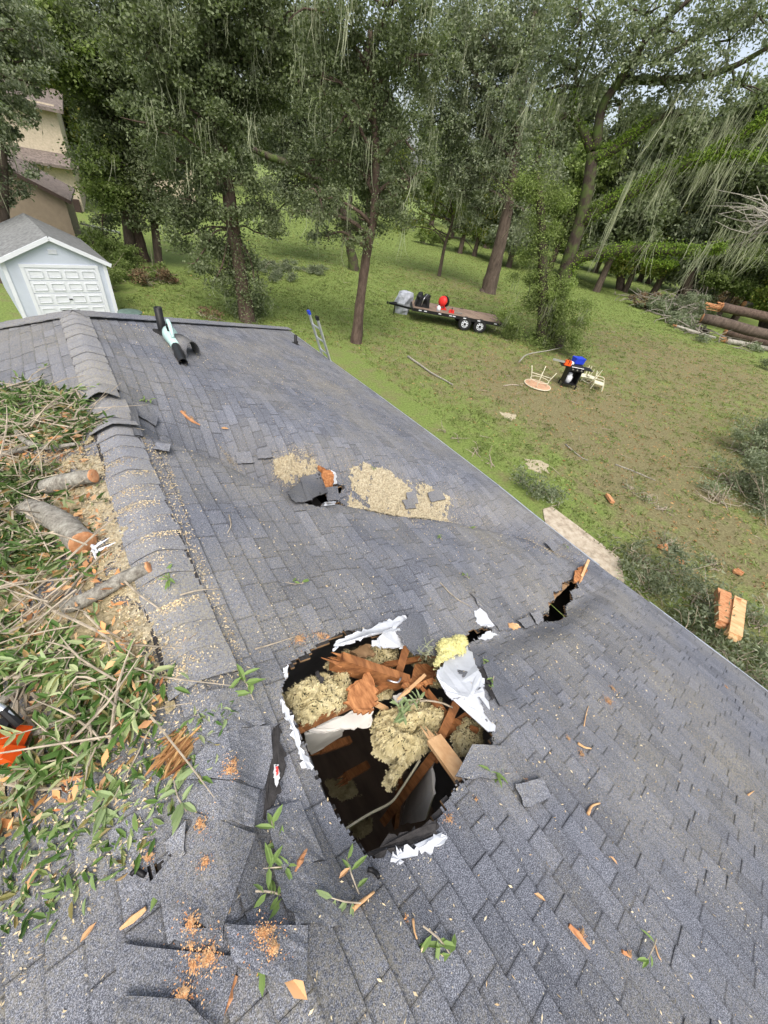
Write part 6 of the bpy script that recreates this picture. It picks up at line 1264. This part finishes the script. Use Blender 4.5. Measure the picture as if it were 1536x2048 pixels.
S = [('bright star shaped sprig on the bare shingles at the lower middle', 873, 1880, 7, .075), ('large sprig beside the torn ridge cap above the hole', 495, 1375, 9, .085), ('dark green sprig left of the crease below the scuffed shingles', 360, 1590, 9, .085),
 ('leafy twig hanging over the right rim of the hole', 1000, 1545, 8, .075), ('sprig of two leaves just below the hole', 705, 1750, 4, .065), ('small sprig at the upper right rim of the hole', 965, 1325, 6, .06), ('second sprig beside the white flap on the right rim', 985, 1365, 4, .06),
 ('tiny sprig alone on the clean shingles above the hole', 590, 1165, 4, .05), ('small tuft near the middle of the roof', 880, 1075, 4, .05), ('small tuft right of the sawdust field', 950, 1055, 6, .05), ('tuft on the shingles left of the peeled strip', 930, 1150, 5, .05),
 ('sprig lying on the ridge break', 295, 800, 9, .055), ('sprig on the far slope near the left edge', 88, 735, 4, .05), ('sprig in the crease above the leaf jam', 555, 1675, 6, .07), ('leaf jam packed into the crease', 560, 1735, 10, .07), ('brown and green leaves at the foot of the crease', 545, 1790, 8, .06),
 ('dark curled sprig below the two leaf sprig', 690, 1800, 4, .06), ('sprig at the edge of the litter near the bark strips', 270, 1440, 8, .08), ('sprig at the lower edge of the leaf litter', 210, 1610, 9, .085), ('sprig right of the orange chainsaw', 130, 1550, 8, .08), ('tuft at the left end of the long branch over the cap', 335, 1150, 10, .06), ('tuft beside the eave break', 1130, 1090, 5, .05), ('tuft above the sawdust field', 745, 935, 5, .05), ('small upright weed stuck in the lower right shingles', 1303, 1900, 4, .05),
 ('green sprig lying over the insulation in the hole', 800, 1420, 12, .07), ('second green sprig on the insulation deeper in the hole', 830, 1400, 12, .06)]
for lab, px, py, n, L in S: sprig(lab, px, py, n, L, off=-.12 if 'insulation' in lab else .03, mat='roofleaf' if ('dark' in lab or 'insulation' in lab or 'litter' in lab) else 'freshleaf')
def oneleaf(lab, px, py, L, ang, mat='freshleaf', name='fallen_leaf', w=.28):
    c = onroof(px, py, .03 if px < 640 else .02); D = np.array([math.cos(ang), math.sin(ang), 0]); nn = roofn(c[0], c[1]); mb = MB(); mb.leaves(c[None], D[None], nn[None], L, L * w, .22); tag(mb.build(name, M[mat], None, False, c), lab, 'leaf' if 'leaf' in name else 'bark chip')
for a in (('green leaf lying on the square scuffed shingle at the bottom', 512, 1955, .07, .2), ('green leaf standing near the bottom right of the square shingle', 525, 1995, .07, 1.2), ('pale leaf above the long white splinter', 300, 1825, .08, .8), ('green leaf alone left of the wide dark shingle', 275, 1665, .07, 1.6), ('large green leaf left of the small puncture', 180, 1700, .10, .7), ('pale curled leaf below the litter edge', 95, 1690, .09, .9), ('green leaf at the foot of the leaf litter', 215, 1590, .08, .5)): oneleaf(*a)
for a in (('long orange bark chip at the bottom edge right of the square shingle', 615, 2000, .11, 1.9), ('orange bark chip on the ridge cap above its torn end', 365, 1288, .09, .5), ('orange bark chip below the two leaf sprig', 678, 1757, .05, .1), ('small orange chip at the lower left of the shingles', 55, 1780, .07, 1.0), ('tiny orange chip beside the gouge', 490, 1885, .05, -.8), ('orange chip on the lower right shingles', 1068, 1787, .05, -1.0), ('red orange chip on the right shingles', 1220, 1712, .04, -1.4), ('flat orange chip near the litter edge', 275, 1470, .08, .9), ('long brown bark strip near the litter edge', 195, 1590, .12, .7), ('pale wood chip on the far slope beside the dent', 442, 856, .08, -.4), ('tan chip lying at the lower left near the leaves', 160, 1885, .05, .5)): oneleaf(*a[:4], a[4], 'orangechip', 'bark_chip', .34)
def gouge(lab, P, r): Q = np.array([onroof(px, py, .012) for px, py in P]); mb = MB(); mb.tube(Q, r, 6, .15, sub=3); tag(mb.build('wood_splinter', M['orangewood'], None, False, Q.mean(0)), lab, 'splinter')
gouge('rust orange wood splinter along the largest lifted shingle', [(472, 1950), (455, 1990), (438, 2035)], [.006, .016, .012]); gouge('orange splinter scar on the lower right shingles', [(1138, 1850), (1158, 1872), (1180, 1898)], [.008, .012, .004]); gouge('small orange splinter scar right of the long one', [(1244, 1902), (1262, 1914)], [.007, .003])
gouge('rusty wood sliver in the dent near the ridge', [(362, 822), (378, 838), (400, 850)], [.015, .018, .006]); gouge('orange splinter beside the wire stub right of the crease', [(612, 1700), (600, 1725), (590, 1745)], [.008, .012, .006])
mb = MB(); Q = [onroof(240, 1858, .02), onroof(265, 1838, .02), onroof(292, 1816, .02)]; mb.tube(Q, [.004, .012, .006], 6, .1, sub=3); tag(mb.build('wood_splinter', M['palewood'], None, False, Q[1]), 'long white splinter lying left of the wide dark shingle', 'splinter')
def twig(lab, P, r=.005, mat='palewood'): Q = np.array([onroof(px, py, .018) for px, py in P]); mb = MB(); mb.tube(Q, np.linspace(r, r * .5, len(Q)), 6, .1, sub=3); tag(mb.build('twig', M[mat], None, True, Q.mean(0)), lab, 'twig')
twig('short pale curved twig with a round end on the right shingles', [(1156, 1486), (1168, 1494), (1182, 1497)], .008); twig('knobbly bent twig on the shingles right of the hole', [(1176, 1628), (1184, 1612), (1200, 1606)], .008); twig('thin straight twig on the middle right shingles', [(1168, 1452), (1172, 1430), (1177, 1412)], .004); twig('pale stripped twig just below the hole', [(705, 1818), (728, 1800), (748, 1784)], .008); twig('small forked twig left of the bright star sprig', [(826, 1838), (828, 1858), (834, 1878)], .005); twig('thin hooked twig on the slope below the dent', [(458, 1030), (462, 1050), (455, 1066)], .005, 'twig'); twig('tiny pale stick near the right edge of the shingles', [(1496, 1590), (1508, 1582)], .005); twig('twig beside the small green weed', [(1310, 1890), (1316, 1910), (1322, 1920)], .004); twig('long twig along the top of the hole', [(510, 1298), (545, 1288), (600, 1270)], .005, 'twig'); twig('bare twig leading to the peeled strip', [(880, 1165), (910, 1195), (945, 1215)], .005, 'twig')
# reddish dry frond and black wire stubs
c = onroof(355, 1500, .03); mb = MB(); n = 60; D = nrm(np.array([.8, .5, .1]) + rng.normal(0, .25, (n, 3))); mb.leaves(c + rng.normal(0, .03, (n, 3)) * [1, 1, .3] - D * .06, D, rdir(n, .3, 1), rng.uniform(.08, .15, n), .012); tag(mb.build('dry_frond', M['deadleaf'], None, False, c), 'clump of dry reddish fibres at the edge of the leaf litter', 'dead leaves')
for lab, P in (('black bent wire stub just below the lower tip of the hole', [(735, 1738), (748, 1742), (758, 1754)]), ('black cable end poking over the small puncture', [(262, 1750), (272, 1740), (290, 1752)])):
    Q = [onroof(px, py, .025) for px, py in P]; mb = MB(); mb.tube(Q, .008, 6, .1, sub=3); tag(mb.build('wire_stub', M['black'], None, True, Q[1]), lab, 'wire')
mb = MB(); A = np.array([onroof(rng.uniform(838, 860), rng.uniform(1282, 1310), .04) for _ in range(90)]); mb.tube([A[0], A[1]], .001, 4)
for i in range(88): d = rdir(1, .5)[0] * .05; mb.tube([A[i], A[i] + d * .5 + rng.normal(0, .008, 3), A[i] + d], .0016, 3)
tag(mb.build('moss_tuft', M['moss'], None, False, A[0]), 'grey tuft of hanging moss caught on the upper rim of the hole', 'moss')
